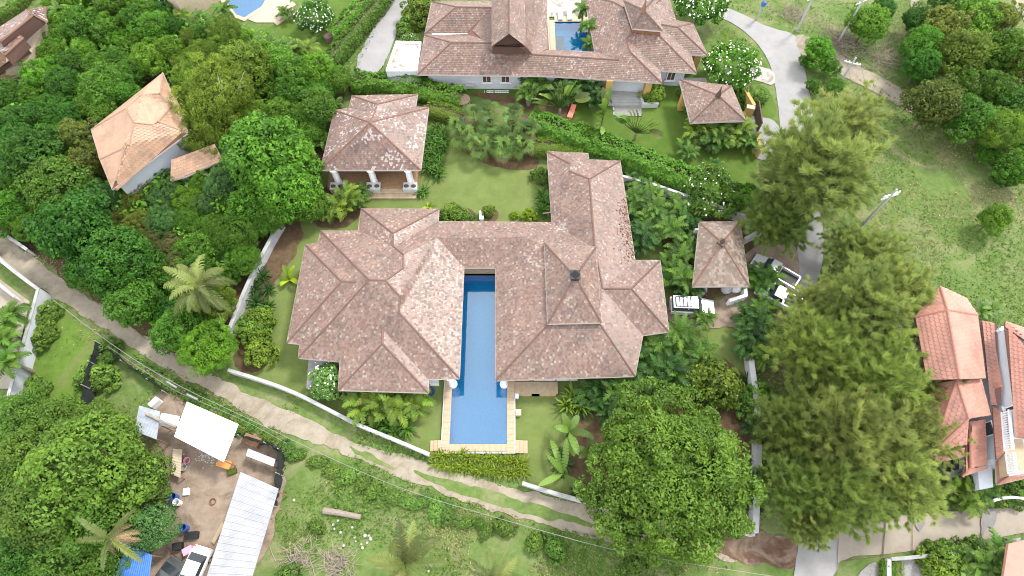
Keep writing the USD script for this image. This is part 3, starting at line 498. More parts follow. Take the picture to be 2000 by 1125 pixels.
part(nb, 'annex_parapet', MB().prism(Polygon(AN).buffer(.02).difference(Polygon(AN).buffer(-.3)), 2.95, 3.2).mesh(), 'white_paint')
syw = P(950, 147, 3.2)[1] + .88
for u in (950.5, 987): window(nb, (P(u, 155, 2.0)[0], syw, 2.0), 1.05, 1.6, bars=1, frame='white_paint', pane='dark_wood')
part(nb, 'doorway', MB().box((P(827, 160, 1)[0] + .3, syw - .02, 1.1), (.9, .1, 2.2)).mesh(), 'dark')
part(nb, 'drain_shelf', MB().box((P(917, 172, 1)[0], syw - .2, .9), (1.2, .4, .15)).mesh(), 'render_grey')
s3w = P(1320, 141, 3.2)[1] + .9
window(nb, (P(1312, 150, 1.9)[0], s3w - .02, 1.9), 1.0, 1.7, frame='white_paint', pane='dark_wood')
part(nb, 'step', MB().box((P(1353, 150, .4)[0], s3w + .2, .2), (3.4, 1.6, .4)).mesh(), 'grey_render'); part(nb, 'step', MB().box((P(1351, 157, .4)[0], s3w - .9, .1), (3.6, .7, .2)).mesh(), 'grey_render')
# porch
py = P(1230, 161, 3.2)[1]; ps_ = P(1225, 186, .56)[1]
part(nb, 'porch_floor', MB().box((P(1222, 182, .6)[0], (ps_ + py + 1.3) / 2, .28), (5.0, py + 1.3 - ps_, .56)).mesh(), 'grey_render')
for k in range(3): part(nb, 'porch_step', MB().box((P(1224, 190, .3)[0], ps_ - .22 - .42 * k, .2 - .07 * k), (4.8, .42, .4 - .14 * k)).mesh(), 'concrete')
for u in (1187, 1263): part(nb, 'porch_pier', MB().box((P(u, 170, 1.5)[0], py + .6, 1.6), (.8, .8, 3.2)).mesh(), 'yellow_wall')
part(nb, 'porch_pier', MB().box((P(1358, 115, 1.5)[0], P(1355, 107, 3)[1] + .6, 1.6), (.8, .8, 3.2)).mesh(), 'yellow_wall')
part(nb, 'porch_wall', MB().prism(LineString(PX([(1250, 185), (1256, 204), (1286, 203)], .5)[:, :2]).buffer(.15, join_style='mitre', cap_style='flat'), 0, .7).mesh(), 'render_grey')
for k, (u, v) in enumerate([(1208, 205), (1209, 213), (1210, 222), (1234, 207), (1235, 215), (1234, 224)]):
    single('stepping_stone', MB().prism(Polygon([(-.75, -.22), (.75, -.22), (.75, .22), (-.75, .22)]).buffer(.04), 0, .09).mesh(), 'render_grey', f'pale rectangular stepping stone, {"nearest to the steps" if k % 3 == 0 else "middle one" if k % 3 == 1 else "nearest to the lawn"} of the {"left" if k < 3 else "right"} row before the porch', 'stepping stone', 'stepping stones before the porch')
    UsdGeom.Xformable(stage.GetPrimAtPath('/World/stepping_stone' + (f'_{k:03d}' if k else ''))).AddTranslateOp().Set(Gf.Vec3d(*P(u, v, 0)))
sheet('porch_gravel', PX([(1199, 201), (1252, 201), (1254, 228), (1200, 227)])[:, :2], .012, 'gravel', 'dark gravel round the stepping stones')
# its pool
cp = thing('courtyard_pool', 'small blue pool in the courtyard of the neighbouring villa', 'pool')
c = PX([(1083, 43), (1155, 43), (1162, 100), (1088, 100)], .1); cxa, cxb = c[0, 0], c[1, 0]; cya, cyb = P(1085, 103, .1)[1], c[0, 1]
b = MB(); b.add([(cxa, cya, -1.2), (cxb, cya, -1.2), (cxb, cyb, -1.2), (cxa, cyb, -1.2), (cxa, cya, .15), (cxb, cya, .15), (cxb, cyb, .15), (cxa, cyb, .15)], [(0, 1, 2, 3), (0, 4, 5, 1), (1, 5, 6, 2), (2, 6, 7, 3), (3, 7, 4, 0)])
part(cp, 'basin', b.mesh(), 'pool_tile'); part(cp, 'water', ([(cxa, cya, .05), (cxb, cya, .05), (cxb, cyb, .05), (cxa, cyb, .05)], [(0, 1, 2, 3)]), 'water')
part(cp, 'bench', MB().box((cxa + .6, cya + 1.6, -.5), (1.2, 3.2, 1.0)).mesh(), 'grey_render')
part(cp, 'coping', MB().box((cxa - .35, (cya + cyb) / 2, .1), (.7, cyb - cya + .6, .14)).box(((cxa + cxb) / 2, cyb + .5, .1), (cxb - cxa, 1.0, .14)).mesh(), 'cream')
sheet('courtyard_paving', [(cxa - 2.2, cya), (cxa - .7, cya), (cxa - .7, cyb + 9), (cxa - 2.2, cyb + 9)], .02, 'cream', 'cream paving strip beside the courtyard pool'); sheet('courtyard_terrace', [(cxa - .7, cyb + 1), (cxb, cyb + 1), (cxb, cyb + 5), (cxa - .7, cyb + 5)], .02, 'old_slab', 'pale terrace behind the courtyard pool')
def lounger(name, label, loc, rz, fr, cu, group=None):
    t = thing(name, label, 'sun lounger', loc, rz, None, group)
    part(t, 'frame', MB().box((0, .35, .28), (.68, 1.3, .06)).box((-.3, .95, .13), (.05, .05, .26)).box((.3, .95, .13), (.05, .05, .26)).box((-.3, -.25, .13), (.05, .05, .26)).box((.3, -.25, .13), (.05, .05, .26)).mesh(), fr)
    part(t, 'seat_cushion', MB().box((0, .35, .36), (.62, 1.3, .1)).mesh(), cu)
    m = trimesh.creation.box((.62, .75, .1)); m.apply_transform(trimesh.transformations.rotation_matrix(-.6, (1, 0, 0))); m.apply_translation((0, -.58, .56)); part(t, 'backrest', m, cu)
lounger('sun_lounger', 'left white sun lounger behind the courtyard pool', P(1094, 32, .03), 180, 'white_paint', 'cushion', 'white loungers by the courtyard pool'); lounger('sun_lounger', 'right white sun lounger behind the courtyard pool', P(1112, 32, .03), 180, 'white_paint', 'cushion', 'white loungers by the courtyard pool')
lounger('sun_lounger', 'coral and pink sun lounger alone on the neighbouring lawn', P(1116, 222, .01), 160, 'coral', 'coral')
# its gatehouse
gh = thing('gatehouse', 'small pyramid-roofed gatehouse with dark spire beside the yellow wall', 'pavilion')
VG = dict(a=(1349, 240), b=(1456, 236), c=(1428, 168), d=(1327, 156), t=(1402.7, 187))
pg, og = build_roof(gh, VG, [f.split() for f in ('a b t', 'b c t', 'c d t', 'd a t')], 3.0, 31, 'roof_pink', 'ridge_red'); walls(gh, og, 1.1, 0, 3.1, 'cream')
part(gh, 'spire', lathe([(0, 0), (.35, 0), (.3, .35), (.12, .9), (0, 1.8)], 8, pg['t'] - [0, 0, .1]), 'dark_wood')
part(gh, 'pier', MB().box((*(P(1335, 195, 1.5)[:2]), 1.4), (.8, .8, 2.8)).mesh(), 'yellow_wall')

for k, (a, b_) in enumerate([((1728, 1010), (1722, 1086)), ((1780, 1005), (1779, 1080)), ((1640, 1096), (1722, 1084)), ((1636, 1030), (1632, 1140))]):
    A, B = P(*a, 0), P(*b_, 0); sheet('road_joint', LineString([A[:2], B[:2]]).buffer(.022 if k else .05), 0, 'wet_dirt', 'dark joint line across the pale concrete road', top=.19 + .0005 * k)
sheet('damp_stain', R([(1780, 1003), (1806, 1001), (1804, 1028), (1796, 1040), (1788, 1030)], .2, 61), 0, 'wet_concrete', 'damp grey stain on the pale concrete road', top=.20); sheet('damp_stain', R([(1915, 993), (1946, 990), (1936, 1040), (1926, 1024), (1908, 1052), (1915, 1020)], .25, 62), 0, 'wet_concrete', 'second damp stain on the pale concrete road', top=.20)
# ---------------------------------------------------------------- other houses
def fixed(V): return {k: P(*p) for k, p in V.items()}
def house(name, label, V, faces, tile, cap, wallm, inset=.7, z0=0, tw=.34, **k):
    h = thing(name, label, 'house'); pos = fixed(V); ze = min(p[2] for p in pos.values())
    _, o = build_roof(h, None, [f.split() for f in faces], ze, 25, tile, cap, tw, tw, pos=pos, **k); return h, pos, o
oh, po, oo = house('peach_roof_house', 'white house with a pale peach tiled hip roof sunk among the trees', dict(a=(178.8, 254, 5.2), b=(318, 143, 5.2), c=(367, 260.5, 5.2), d=(219.8, 370, 5.2), e=(196, 312, 5.2), f=(224, 226, 6.6), g=(246.4, 213, 7.4), h=(277.4, 183.7, 7.2), i=(314, 185, 7.0), j=(335, 208, 6.2), k=(356, 218, 5.2), l=(309, 238, 7.2), m=(298.7, 244, 7.4), n=(262, 240, 8.4), o=(259, 250, 8.2), p=(251.8, 283, 7.6), q=(242, 290.4, 7.3), r=(226, 353, 5.7), s=(330, 170, 5.2)),
    ['a b i h g f', 'e a f g n o p q', 'd e q r', 'c d r q p o n m l', '- h i j l m n g', 'k c l j', 'b s j i', '- s k j'], 'roof_peach', 'ridge_peach', 'white_wall', tw=.36)
walls(oh, oo.buffer(.3).buffer(-.3), .55, 0, 5.3, 'white_wall')
V = dict(a=(333, 353, 3.0), b=(335.3, 310.7, 4.3), c=(363, 345, 3.0), d=(420, 283, 4.3), e=(436, 312, 3.0))
build_roof(oh, None, ['a c b'.split(), 'c e d b'.split()], 3, 25, 'roof_peach', 'ridge_peach', .36, .36, pos=fixed(V))
part(oh, 'porch_wall', MB().prism(PX([(345, 338), (420, 308), (410, 295), (347, 322)], 2.8)[:, :2], 0, 2.9).mesh(), 'white_wall')

sh, ps, os_ = house('salmon_roof_house', 'white house with stepped salmon tiled roofs half hidden by the large casuarina', dict(
    a=(1836, 560, 6.2), b=(1888, 582, 6.2), c=(1909, 616, 6.2), d=(1924, 739, 6.2), e=(1812, 742, 6.0), f=(1786, 620, 6.0), g=(1850, 606, 7.9), h=(1874, 741, 7.9),
    i=(1916, 741, 5.6), j=(1934, 811, 5.4), k=(1868, 743, 6.7), l=(1892, 818, 6.6), m=(1821, 884, 4.2), n=(1810, 752, 4.4), o=(1888, 868, 5.6),
    q=(1816, 908, 3.5), r=(1880, 892, 3.5), s=(1884, 874, 4.1), t=(1817, 888, 4.1), u=(1894, 824, 4.6), v=(1923, 818, 4.2), w=(1928, 908, 3.5), x=(1896, 914, 3.5),
    y=(1880, 931, 3.1), z=(1890, 836, 3.9), A=(1929, 914, 3.2), B=(1929, 911, 3.4), C=(1795, 820, 3.4), D=(1811, 815, 3.9), E=(1813, 870, 3.9), F=(1795, 870, 3.4)),
    ['c d h g', 'a b c g', 'f a g', 'e f g h', 'i j l k', 'm n k', '- m k l', '- m l o', 'q r s t', 'w v u x', 'y A B x', 'z y x u', 'C F E D'], 'roof_salmon', 'ridge_salmon', 'white_wall', tw=.4)
for pts, z in (((( 1845, 640), (1895, 600), (1915, 735), (1830, 738)), 6.2), (((1825, 760), (1912, 750), (1926, 806), (1895, 818), (1886, 862), (1832, 870)), 4.3), (((1886, 840), (1922, 828), (1926, 900), (1888, 912)), 3.3)):
    part(sh, 'wall', MB().prism(PX(pts, z)[:, :2], 0, z - .15).mesh(), 'white_wall')
part(sh, 'terrace_wall', MB().prism(PX([(1852, 905), (1880, 895), (1884, 925), (1858, 935)], 1)[:, :2], 0, 1.0).mesh(), 'render_grey'); part(sh, 'terrace_opening', MB().prism(PX([(1856, 893), (1879, 889), (1881, 914), (1860, 920)], 2)[:, :2], .98, 2.3).mesh(), 'glass_dark')
c = P(1932, 840, 3.6); window(sh, P(1929, 838, 4), 1.1, 1.3, math.pi / 2, pane='glass_dark')
part(sh, 'front_wall', MB().prism(PX([(1893, 917), (1921, 912), (1923, 955), (1897, 960)], 1.5)[:, :2], 0, 2.6).mesh(), 'white_wall')

bh, pb, ob = house('balcony_house', 'white house with a balustraded balcony and salmon roof at the right edge', dict(
    a=(1914, 627, 5.0), b=(1946, 631, 5.8), c=(1956, 790, 5.8), d=(1939, 792, 5.0), e=(1939, 794, 4.9), f=(1955, 803, 5.5), g=(1962, 885, 5.5), h=(1946, 898, 4.9), i=(1946, 901, 3.6), j=(1962, 888, 4.2), k=(1968, 932, 4.2), l=(1948, 946, 3.6), m=(2040, 925, 3.6), n=(2040, 905, 4.2),
    o=(1989, 855, 7.3), p=(1963, 640, 7.3), q=(2030, 700, 9.2), r=(2040, 860, 9.2), s=(1963, 627, 7.3), t=(2040, 655, 7.6), u=(2040, 690, 9.2), v=(1927, 629, 5.35), w=(1947, 790, 5.4)),
    ['d a b c', 'h e f g', 'l i j k', 'm l k n', 'o p q r', 's t u p'], 'roof_salmon', 'ridge_salmon', 'white_wall', tw=.4)
part(bh, 'upper_wall', MB().prism(PX([(1968, 640), (2060, 655), (2060, 850), (1993, 850)], 7.0)[:, :2], 0, 7.2).mesh(), 'white_wall')
part(bh, 'lower_wall', MB().prism(PX([(1950, 640), (2040, 650), (2040, 900), (1964, 890), (1952, 800)], 5)[:, :2], 0, 5.4).mesh(), 'white_wall')
part(bh, 'parapet', MB().prism(LineString(PX([(1950, 646), (1962, 640), (1980, 790)], 6.0)[:, :2]).buffer(.12, cap_style='flat'), 5.2, 6.2).mesh(), 'white_paint')
part(bh, 'balcony_floor', MB().prism(PX([(1955, 803), (1985, 800), (2010, 920), (1968, 930), (1963, 885)], 5.5)[:, :2], 4.6, 5.5).mesh(), 'sandstone')
for a, b_, n in (((1956, 806), (1962, 882), 17), ((1964, 888), (1969, 926), 9), ((1970, 928), (2000, 922), 7)):
    A, B = P(*a, 5.5), P(*b_, 5.5); rl = part(bh, 'balustrade', MB().beam(A + [0, 0, .95], B + [0, 0, .95], .24, .12).beam(A + [0, 0, .08], B + [0, 0, .08], .2, .12).mesh(), 'white_paint')
    for k in range(n): part(rl, 'baluster', lathe([(0, .1), (.06, .1), (.1, .35), (.05, .6), (.07, .9), (0, .9)], 8, A + (B - A) * (k + .5) / n), 'white_paint', smooth=50)
window(bh, P(1985, 815, 6.5), 2.0, 1.6, -math.pi / 2, bars=3, pane='glass_dark')
single('roof_corner', MB().prism(PX([(1970, 1062), (2060, 1040), (2060, 1160), (1955, 1160)], 4)[:, :2], 3.7, 4.0).mesh(), 'roof_salmon', 'flat salmon roof corner cut by the lower right frame edge', 'roof')

th, pt, ot = house('brown_roof_house', 'brown tiled house with two stepped gables at the upper left corner', dict(
    a=(2, 81, 6.6), b=(64, 31, 6.6), c=(-16, 64, 5.2), d=(52, 20, 5.2), e=(16, 108, 4.4), f=(88, 44, 4.4), g=(90, 12, 4.6), h=(9, 108, 6.3), i=(46, 74, 6.3), j=(24, 126, 4.9), k=(60, 90, 4.9), l=(-6, 96, 5.2), m=(34, 62, 5.2), n=(-4, 148, 3.1), o=(62, 104, 3.1), p=(52, 92, 4.7), q=(0, 132, 4.7)),
    ['c d b a', 'e f b a', 'd g f b', 'j k i h', 'l m i h', 'n o p q'], 'roof_red', 'ridge_brown', 'cream', tw=.3)
part(th, 'wall', MB().prism(PX([(5, 85), (75, 25), (70, 60), (44, 112), (2, 130)], 4)[:, :2], 0, 3.3).mesh(), 'cream')
hv = thing('terrace_villa', 'cream villa corner with a window at the top edge above the trees', 'house')
part(hv, 'wall', MB().prism(PX([(318, -2), (345, 6), (420, -40), (300, -50)], 3)[:, :2], 0, 4.2).mesh(), 'cream'); c = P(326, 3, 2.6); window(hv, c + [0, -.3, 0], 1.3, 1.9, .3)
# pool at the top edge
vp = thing('terrace_pool', 'blue pool with angled corner at the top edge of the picture', 'pool'); pr = np.array(VPOOL.exterior.coords)[:-1]; b = MB(); n = len(pr)
b.add(np.r_[np.c_[pr, np.full(n, -1.1)], np.c_[pr, np.full(n, .12)]], [(i, (i + 1) % n, n + (i + 1) % n, n + i) for i in range(n)]); v, f = trimesh.creation.triangulate_polygon(VPOOL, engine='earcut'); b.add(np.c_[v, v[:, 0] * 0 - 1.1], f)
part(vp, 'basin', b.mesh(), 'pool_tile'); part(vp, 'water', (np.c_[v, v[:, 0] * 0 + .04], f), 'water'); part(vp, 'coping', MB().prism(VPOOL.buffer(.55, join_style='mitre').difference(VPOOL), .0, .16).mesh(), 'cream')
b = MB()
for k in range(3): b.prism(PX([(535 + 5 * k, 45 - 8 * k), (563 + 5 * k, 24 - 8 * k), (570 + 5 * k, 30 - 8 * k), (542 + 5 * k, 51 - 8 * k)])[:, :2], 0, .15 + .15 * k)
single('terrace_steps', b.mesh(), 'cream', 'cream steps going down from the pool terrace to the lawn', 'steps')

# ---------------------------------------------------------------- walls and fences
def wall_run(name, label, px, h, th=.22, mt='stained_white', capm='wall_cap', z=None, cat='wall'):
    t = thing(name, label, cat); ln = LineString(PX(chaikin(px, 2, False), h)[:, :2])
    part(t, 'wall_body', MB().prism(ln.buffer(th / 2, cap_style='flat', join_style='mitre'), 0, h - .08).mesh(), mt); part(t, 'coping', MB().prism(ln.buffer(th / 2 + .05, cap_style='flat', join_style='mitre'), h - .08, h).mesh(), capm); return t
wall_run('garden_wall', 'long low white-topped wall between the lane and the villa lawn', [(445, 722), (520, 745), (580, 768), (640, 799), (700, 830), (770, 858), (838, 887)], 1.1)
wall_run('garden_wall', 'white-topped wall by the lane below the banana plants', [(1020, 943), (1080, 962), (1160, 984), (1240, 1003)], 1.1)
wall_run('garden_wall', 'white-topped wall end to the right of the big round tree', [(1330, 1022), (1400, 1034), (1475, 1044)], 1.1)
wall_run('garden_wall', 'grey-white wall running up between the villa garden and the casuarinas', [(1476, 1040), (1480, 950), (1484, 860), (1478, 780), (1470, 722), (1466, 690)], 1.4, .45, 'render_grey', 'render_grey')
wall_run('garden_wall', 'leaning grey-white wall along the forest edge left of the villa', [(440, 662), (458, 615), (480, 560), (505, 510), (530, 462), (548, 432)], 1.3, .3)
wall_run('garden_wall', 'grey wall behind the tall hedge north of the villa', [(1215, 343), (1280, 360), (1340, 381), (1400, 403), (1476, 426)], 1.5, .2, 'render_grey', 'render_grey')
wall_run('garden_wall', 'short grey wall stub behind the brown hut', [(1455, 466), (1492, 446)], 1.5, .25, 'render_grey', 'render_grey')
wall_run('street_wall', 'white-topped wall on the upper side of the lane at the left edge', [(-30, 430), (0, 452), (30, 472), (52, 487)], 1.5)
wall_run('street_wall', 'white wall edge along the lane in front of the left palms', [(-30, 480), (0, 508), (40, 540), (72, 563)], 1.5)
wall_run('boundary_wall', 'tall white wall with flat white face beside the bright green field', [(74, 562), (56, 630), (36, 700), (14, 778)], 2.0, .2, 'white_wall')
sheet('paved_yard', PX([(-60, 500), (20, 560), (60, 590), (20, 760), (-60, 760)])[:, :2], 0, 'concrete_road', 'pale paved yard behind the white boundary wall')
wall_run('inner_fence', 'thin white fence line behind the left palms', [(-20, 540), (0, 558), (28, 580)], 1.2, .12, 'white_paint')
wall_run('road_wall', 'white wall with dark coping along the lower concrete road', [(1742, 1092), (1800, 1087), (1870, 1079), (1940, 1066), (2030, 1046)], 1.0, .2, 'white_paint', 'grey_render')
wall_run('road_wall', 'white fence wall in front of the balcony house', [(1910, 990), (1966, 968), (2030, 978)], 1.4, .15, 'grey_render', 'render_grey')
wall_run('gate_wall', 'yellow wall panel beside the white-flowered frangipani', [(1453, 168), (1463, 186), (1474, 205)], 1.9, .3, 'yellow_wall', 'yellow_wall')
wall_run('gate_wall', 'yellow pier wall at the upper end of the dark gate', [(1459, 207), (1475, 210)], 1.9, .5, 'yellow_wall', 'cream')
wall_run('gate_wall', 'yellow wall below the dark gate at the forecourt', [(1478, 258), (1483, 276), (1487, 292)], 1.5, .3, 'yellow_wall', 'yellow_wall')
t = thing('sliding_gate', 'dark slatted gate between the yellow walls', 'gate'); A, B = P(1473, 217, .05), P(1479, 258, .05)
for k in range(14): part(t, 'slat', MB().beam(A + (B - A) * k / 13, A + (B - A) * k / 13 + [0, 0, 1.7], .16, .04).mesh(), 'dark_wood')
part(t, 'frame', MB().beam(A + [0, 0, 1.75], B + [0, 0, 1.75], .12, .1).beam(A + [0, 0, .12], B + [0, 0, .12], .12, .1).mesh(), 'dark_wood')
wall_run('hedge_planter', 'white planter wall between two clipped hedges at the lower edge', [(1737, 1092), (1737, 1150)], 1.0, .25, 'white_paint')
def net_fence(label, px, h):
    t = thing('net_fence', label, 'fence'); g = PX(px); b = MB(); rn = np.random.default_rng(len(px) * 7)
    n = 9; pts = []
    for A, B in zip(g[:-1], g[1:]):
        for s in np.linspace(0, 1, n)[:-1]: pts.append(A + (B - A) * s)
    pts = np.array(pts + [g[-1]]); m = len(pts); rows = []
    for z in (0, .35, .7, 1): rows.append(pts + np.c_[rn.normal(0, .09, (m, 2)), np.full(m, h * z)])
    v = np.vstack(rows); i, j = np.meshgrid(np.arange(3), np.arange(m - 1), indexing='ij'); q = i * m + j
    f = np.stack([q, q + 1, q + m + 1, q + m], -1).reshape(-1, 4); b.add(v, f); b.add(v + [.02, .02, 0], f[:, ::-1]); part(t, 'net', b.mesh(), 'net_black', True)
    for A in g: part(t, 'post', MB().tube([A, A + [0, 0, h + .2]], .05, 6).mesh(), 'concrete')
net_fence('black shade netting fence at the right side of the bright green field', [(213, 682), (200, 720), (188, 765), (184, 812)], 2.2)
net_fence('black netting along the lane side above the sheds', [(213, 682), (250, 712), (300, 748), (330, 770)], 1.2)
net_fence('sagging black netting beside the end of the long metal roof', [(480, 858), (530, 872), (556, 884), (553, 930), (540, 990)], 1.8)

# ---------------------------------------------------------------- poles and wires
def base_height(b, t):
    g = P(*b); hs = np.linspace(2, 14, 241); d = [np.linalg.norm(P(*t, h)[:2] - g[:2]) for h in hs]; return g, hs[int(np.argmin(d))]
tops = []
def utility_pole(label, b, t, arms, yaw, group=None):
    g, h = base_height(b, t); o = thing('utility_pole', label, 'utility pole', g, math.degrees(yaw))
    part(o, 'pole', MB().tube([(0, 0, 0), (0, 0, h)], [.17, .11], 8).mesh(), 'concrete')
    for k, z in enumerate(arms):
        a = part(o, 'crossarm', MB().box((0, 0, h - z), (2.0, .12, .14)).mesh(), 'steel')
        for x in (-.85, -.45, .45, .85): part(a, 'insulator', lathe([(0, 0), (.05, 0), (.09, .1), (.05, .2), (0, .24)], 8, (x, 0, h - z + .07)), 'white_paint')
    R2 = lambda x: g + np.array([math.cos(yaw) * x, math.sin(yaw) * x, h - (arms[0] if arms else .2) + .3]); tops.append((R2(-.85), R2(.85))); return o
utility_pole('grey utility pole with double crossarm between the two big casuarinas', (1660, 465), (1754, 372), (.9, 1.3), .35)
utility_pole('utility pole standing at the upper bend of the concrete road', (1556, 60), (1590, -8), (.3,), .5)
utility_pole('utility pole beside the round dark green tree at the top', (1637, 82), (1678, -4), (.4,), .5)
utility_pole('short utility pole with crossarm above the casuarina by the side path', (1640, 162), (1672, 112), (.9,), -.35)
utility_pole('upper of two utility poles among the trees at the right', (1820, 100), (1851, 44), (1.0,), .6)
utility_pole('lower of two utility poles among the trees at the right', (1831, 138), (1858, 93), (.6, 1.1), .6)
o = utility_pole('slim pole with a blue box at the top edge', (1478, 38), (1498, -6), (), 0); part(o, 'box', MB().box((0, -.15, 2.6), (.5, .35, .6)).mesh(), 'plastic_blue')
def sag(a, b, s, n=14): t = np.linspace(0, 1, n)[:, None]; return a + (b - a) * t - np.array([0, 0, 1]) * (4 * s * t * (1 - t))
for i, j in ((0, 3), (3, 2), (2, 1), (4, 5)):
    single('overhead_wires', MB().tube(sag(tops[i][0], tops[j][0], .5), .012, 4).tube(sag(tops[i][1], tops[j][1], .5), .012, 4).mesh(), 'dark', {0: 'wires from the pole by the casuarinas up to the side path pole', 3: 'wires from the side path pole to the pole by the round tree', 2: 'wires between the two poles at the top edge', 4: 'wires between the paired poles at the right'}[i], 'wire')
c1 = [P(u, v, 4.5) for u, v in ((-60, 452), (75, 563), (215, 672), (335, 748), (480, 815), (640, 893), (800, 962), (1000, 1020), (1220, 1082), (1500, 1124), (1600, 1140))]
single('roadside_cable', MB().tube(chaikin(c1, 2, False), .02, 5).mesh(), 'wire', 'long pale cable hanging along the lower side of the lane', 'cable')
c2 = [P(u, v, 4.2) for u, v in ((210, 676), (300, 737), (345, 765), (390, 784), (480, 822), (560, 866))]
single('roadside_cable', MB().tube(chaikin(c2, 2, False), .016, 5).tube([P(326, 745, 4.3), P(345, 757, 4.3)], .09, 6).tube([P(365, 770, 4.3), P(386, 780, 4.3)], .09, 6).mesh(), 'wire', 'second cable with thick joints above the sheds', 'cable')

# ---------------------------------------------------------------- vehicles
def rbox(c, s, r=.08):
    import manifold3d as m3
    c, s = np.array(c), np.array(s) / 2 - r; pts = [c + s * np.array(k) for k in np.ndindex(2, 2, 2) for k in [np.array(k) * 2 - 1]]
    sp = trimesh.creation.icosphere(1, r).vertices; return trimesh.convex.convex_hull(np.vstack([p + sp for p in pts]))
def hull(pts, r=.05):
    sp = trimesh.creation.icosphere(1, r).vertices; return trimesh.convex.convex_hull(np.vstack([np.asarray(p) + sp for p in pts]))
def sym(pts): return [(x, s * y, z) for x, y, z in pts for s in (-1, 1)]
def wheels(t, xs, w, r=.34):
    for x in xs:
        for s in (-1, 1):
            m = lathe([(0, -.11), (r * .6, -.11), (r * .95, -.1), (r, -.06), (r, .06), (r * .95, .1), (r * .6, .11), (0, .11)], 18); m.apply_transform(trimesh.transformations.rotation_matrix(math.pi / 2, (1, 0, 0))); m.apply_translation((x, s * w, r)); p = part(t, 'wheel', m, 'tyre')
            m = lathe([(0, -.12), (r * .55, -.12), (r * .55, .12), (0, .12)], 12); m.apply_transform(trimesh.transformations.rotation_matrix(math.pi / 2, (1, 0, 0))); m.apply_translation((x, s * w, r)); part(p, 'rim', m, 'rim')
def vehicle(name, label, cat, px, rz, paint, kind):
    """Front along +x."""
    t = thing(name, label, cat, P(*px, 0), rz); W = .86; L = 2.25
    if kind == 'suv':
        part(t, 'body', hull(sym([(-2.2, W, .45), (2.25, W - .05, .45), (2.3, W - .12, .8), (1.0, W - .02, 1.05), (-2.2, W, 1.05)])), paint, 40); part(t, 'windows', hull(sym([(-2.1, W - .08, 1.05), (1.0, W - .1, 1.05), (.45, W - .2, 1.66), (-2.0, W - .2, 1.66)]), .04), 'glass_dark', 30)
        part(t, 'roof_panel', hull(sym([(-2.08, W - .2, 1.72), (.42, W - .22, 1.72)]), .06), paint, 40); r = part(t, 'roof_rack', MB().beam((-1.9, -.55, 1.86), (-.3, -.55, 1.86), .05, .05).beam((-1.9, .55, 1.86), (-.3, .55, 1.86), .05, .05).beam((-1.9, -.55, 1.86), (-1.9, .55, 1.86), .05, .05).mesh(), 'dark')
        for k in range(5): part(r, 'rack_bar', MB().beam((-1.85 + .38 * k, -.6, 1.85), (-1.85 + .38 * k, .6, 1.85), .06, .05).mesh(), 'dark')
        part(t, 'pillar', MB().beam((-.55, W - .09, 1.05), (-.55, W - .17, 1.7), .1, .04).beam((-.55, -W + .09, 1.05), (-.55, -W + .17, 1.7), .1, .04).mesh(), paint); wheels(t, (-1.4, 1.4), .78, .37); L = 2.3
    elif kind == 'pickup':
        part(t, 'body', hull(sym([(-.5, W, .45), (2.35, W - .05, .45), (2.4, W - .12, .82), (1.2, W - .02, 1.08), (-.5, W, 1.08)])), paint, 40); part(t, 'windows', hull(sym([(-.45, W - .08, 1.08), (1.2, W - .1, 1.08), (.6, W - .2, 1.62), (-.25, W - .2, 1.62)]), .04), 'glass_dark', 30)
        part(t, 'roof_panel', hull(sym([(-.3, W - .2, 1.67), (.56, W - .22, 1.67)]), .06), paint, 40)
        bd = part(t, 'load_bed', MB().box((-1.6, 0, .6), (2.1, 1.66, .12)).box((-1.6, W - .04, .85), (2.1, .08, .5)).box((-1.6, -W + .04, .85), (2.1, .08, .5)).box((-.58, 0, .9), (.06, 1.6, .55)).mesh(), paint); part(bd, 'bed_liner', MB().box((-1.6, 0, .68), (1.96, 1.54, .04)).mesh(), 'dark'); part(bd, 'tailgate', MB().box((-2.62, 0, .85), (.07, 1.66, .5)).mesh(), paint); wheels(t, (-1.6, 1.55), .78, .37); L = 2.38
    else:
        part(t, 'body', hull(sym([(-2.1, W - .1, .4), (2.1, W - .1, .4), (2.15, W - .2, .68), (.95, W - .02, .9), (-1.5, W, .93), (-2.15, W - .12, .85)])), paint, 40); part(t, 'windows', hull(sym([(-1.6, W - .1, .9), (1.0, W - .1, .88), (.25, W - .24, 1.36), (-.95, W - .24, 1.36)]), .04), 'glass_dark', 30)
        part(t, 'roof_panel', hull(sym([(-.92, W - .25, 1.4), (.2, W - .26, 1.4)]), .05), paint, 40); wheels(t, (-1.3, 1.35), .74, .31); L = 2.12
    for s in (-1, 1):
        part(t, 'headlight', MB().box((L - .02, s * .6, .72), (.16, .36, .14)).mesh(), 'lamp_clear'); part(t, 'tail_light', MB().box((-L - (.3 if kind == 'pickup' else 0), s * .72, .85), (.08, .14, .26)).mesh(), 'lamp_red')
        part(t, 'wing_mirror', MB().box((.95, s * .98, 1.06), (.14, .22, .14)).mesh(), paint)
    part(t, 'bumper', MB().box((L + .05, 0, .5), (.14, 1.55, .2)).mesh(), 'dark')
vehicle('parked_car', 'silver off-road car with black roof rack beside the tiled roof', 'car', (1347, 604), -3, 'car_silver', 'suv')
vehicle('parked_car', 'white pickup with open load bed parked nearest the brown hut', 'pickup truck', (1506, 535), 143, 'car_silver', 'pickup')
vehicle('parked_car', 'white pickup truck partly under the casuarina branches', 'pickup truck', (1516, 585), 148, 'car_white', 'pickup')
vehicle('parked_car', 'white sedan beside the long metal roof at the bottom', 'car', (383, 1120), 255, 'car_white', 'sedan')
vehicle('parked_car', 'black car roof at the bottom edge beside the blue tarpaulin', 'car', (325, 1140), 240, 'car_green', 'sedan')

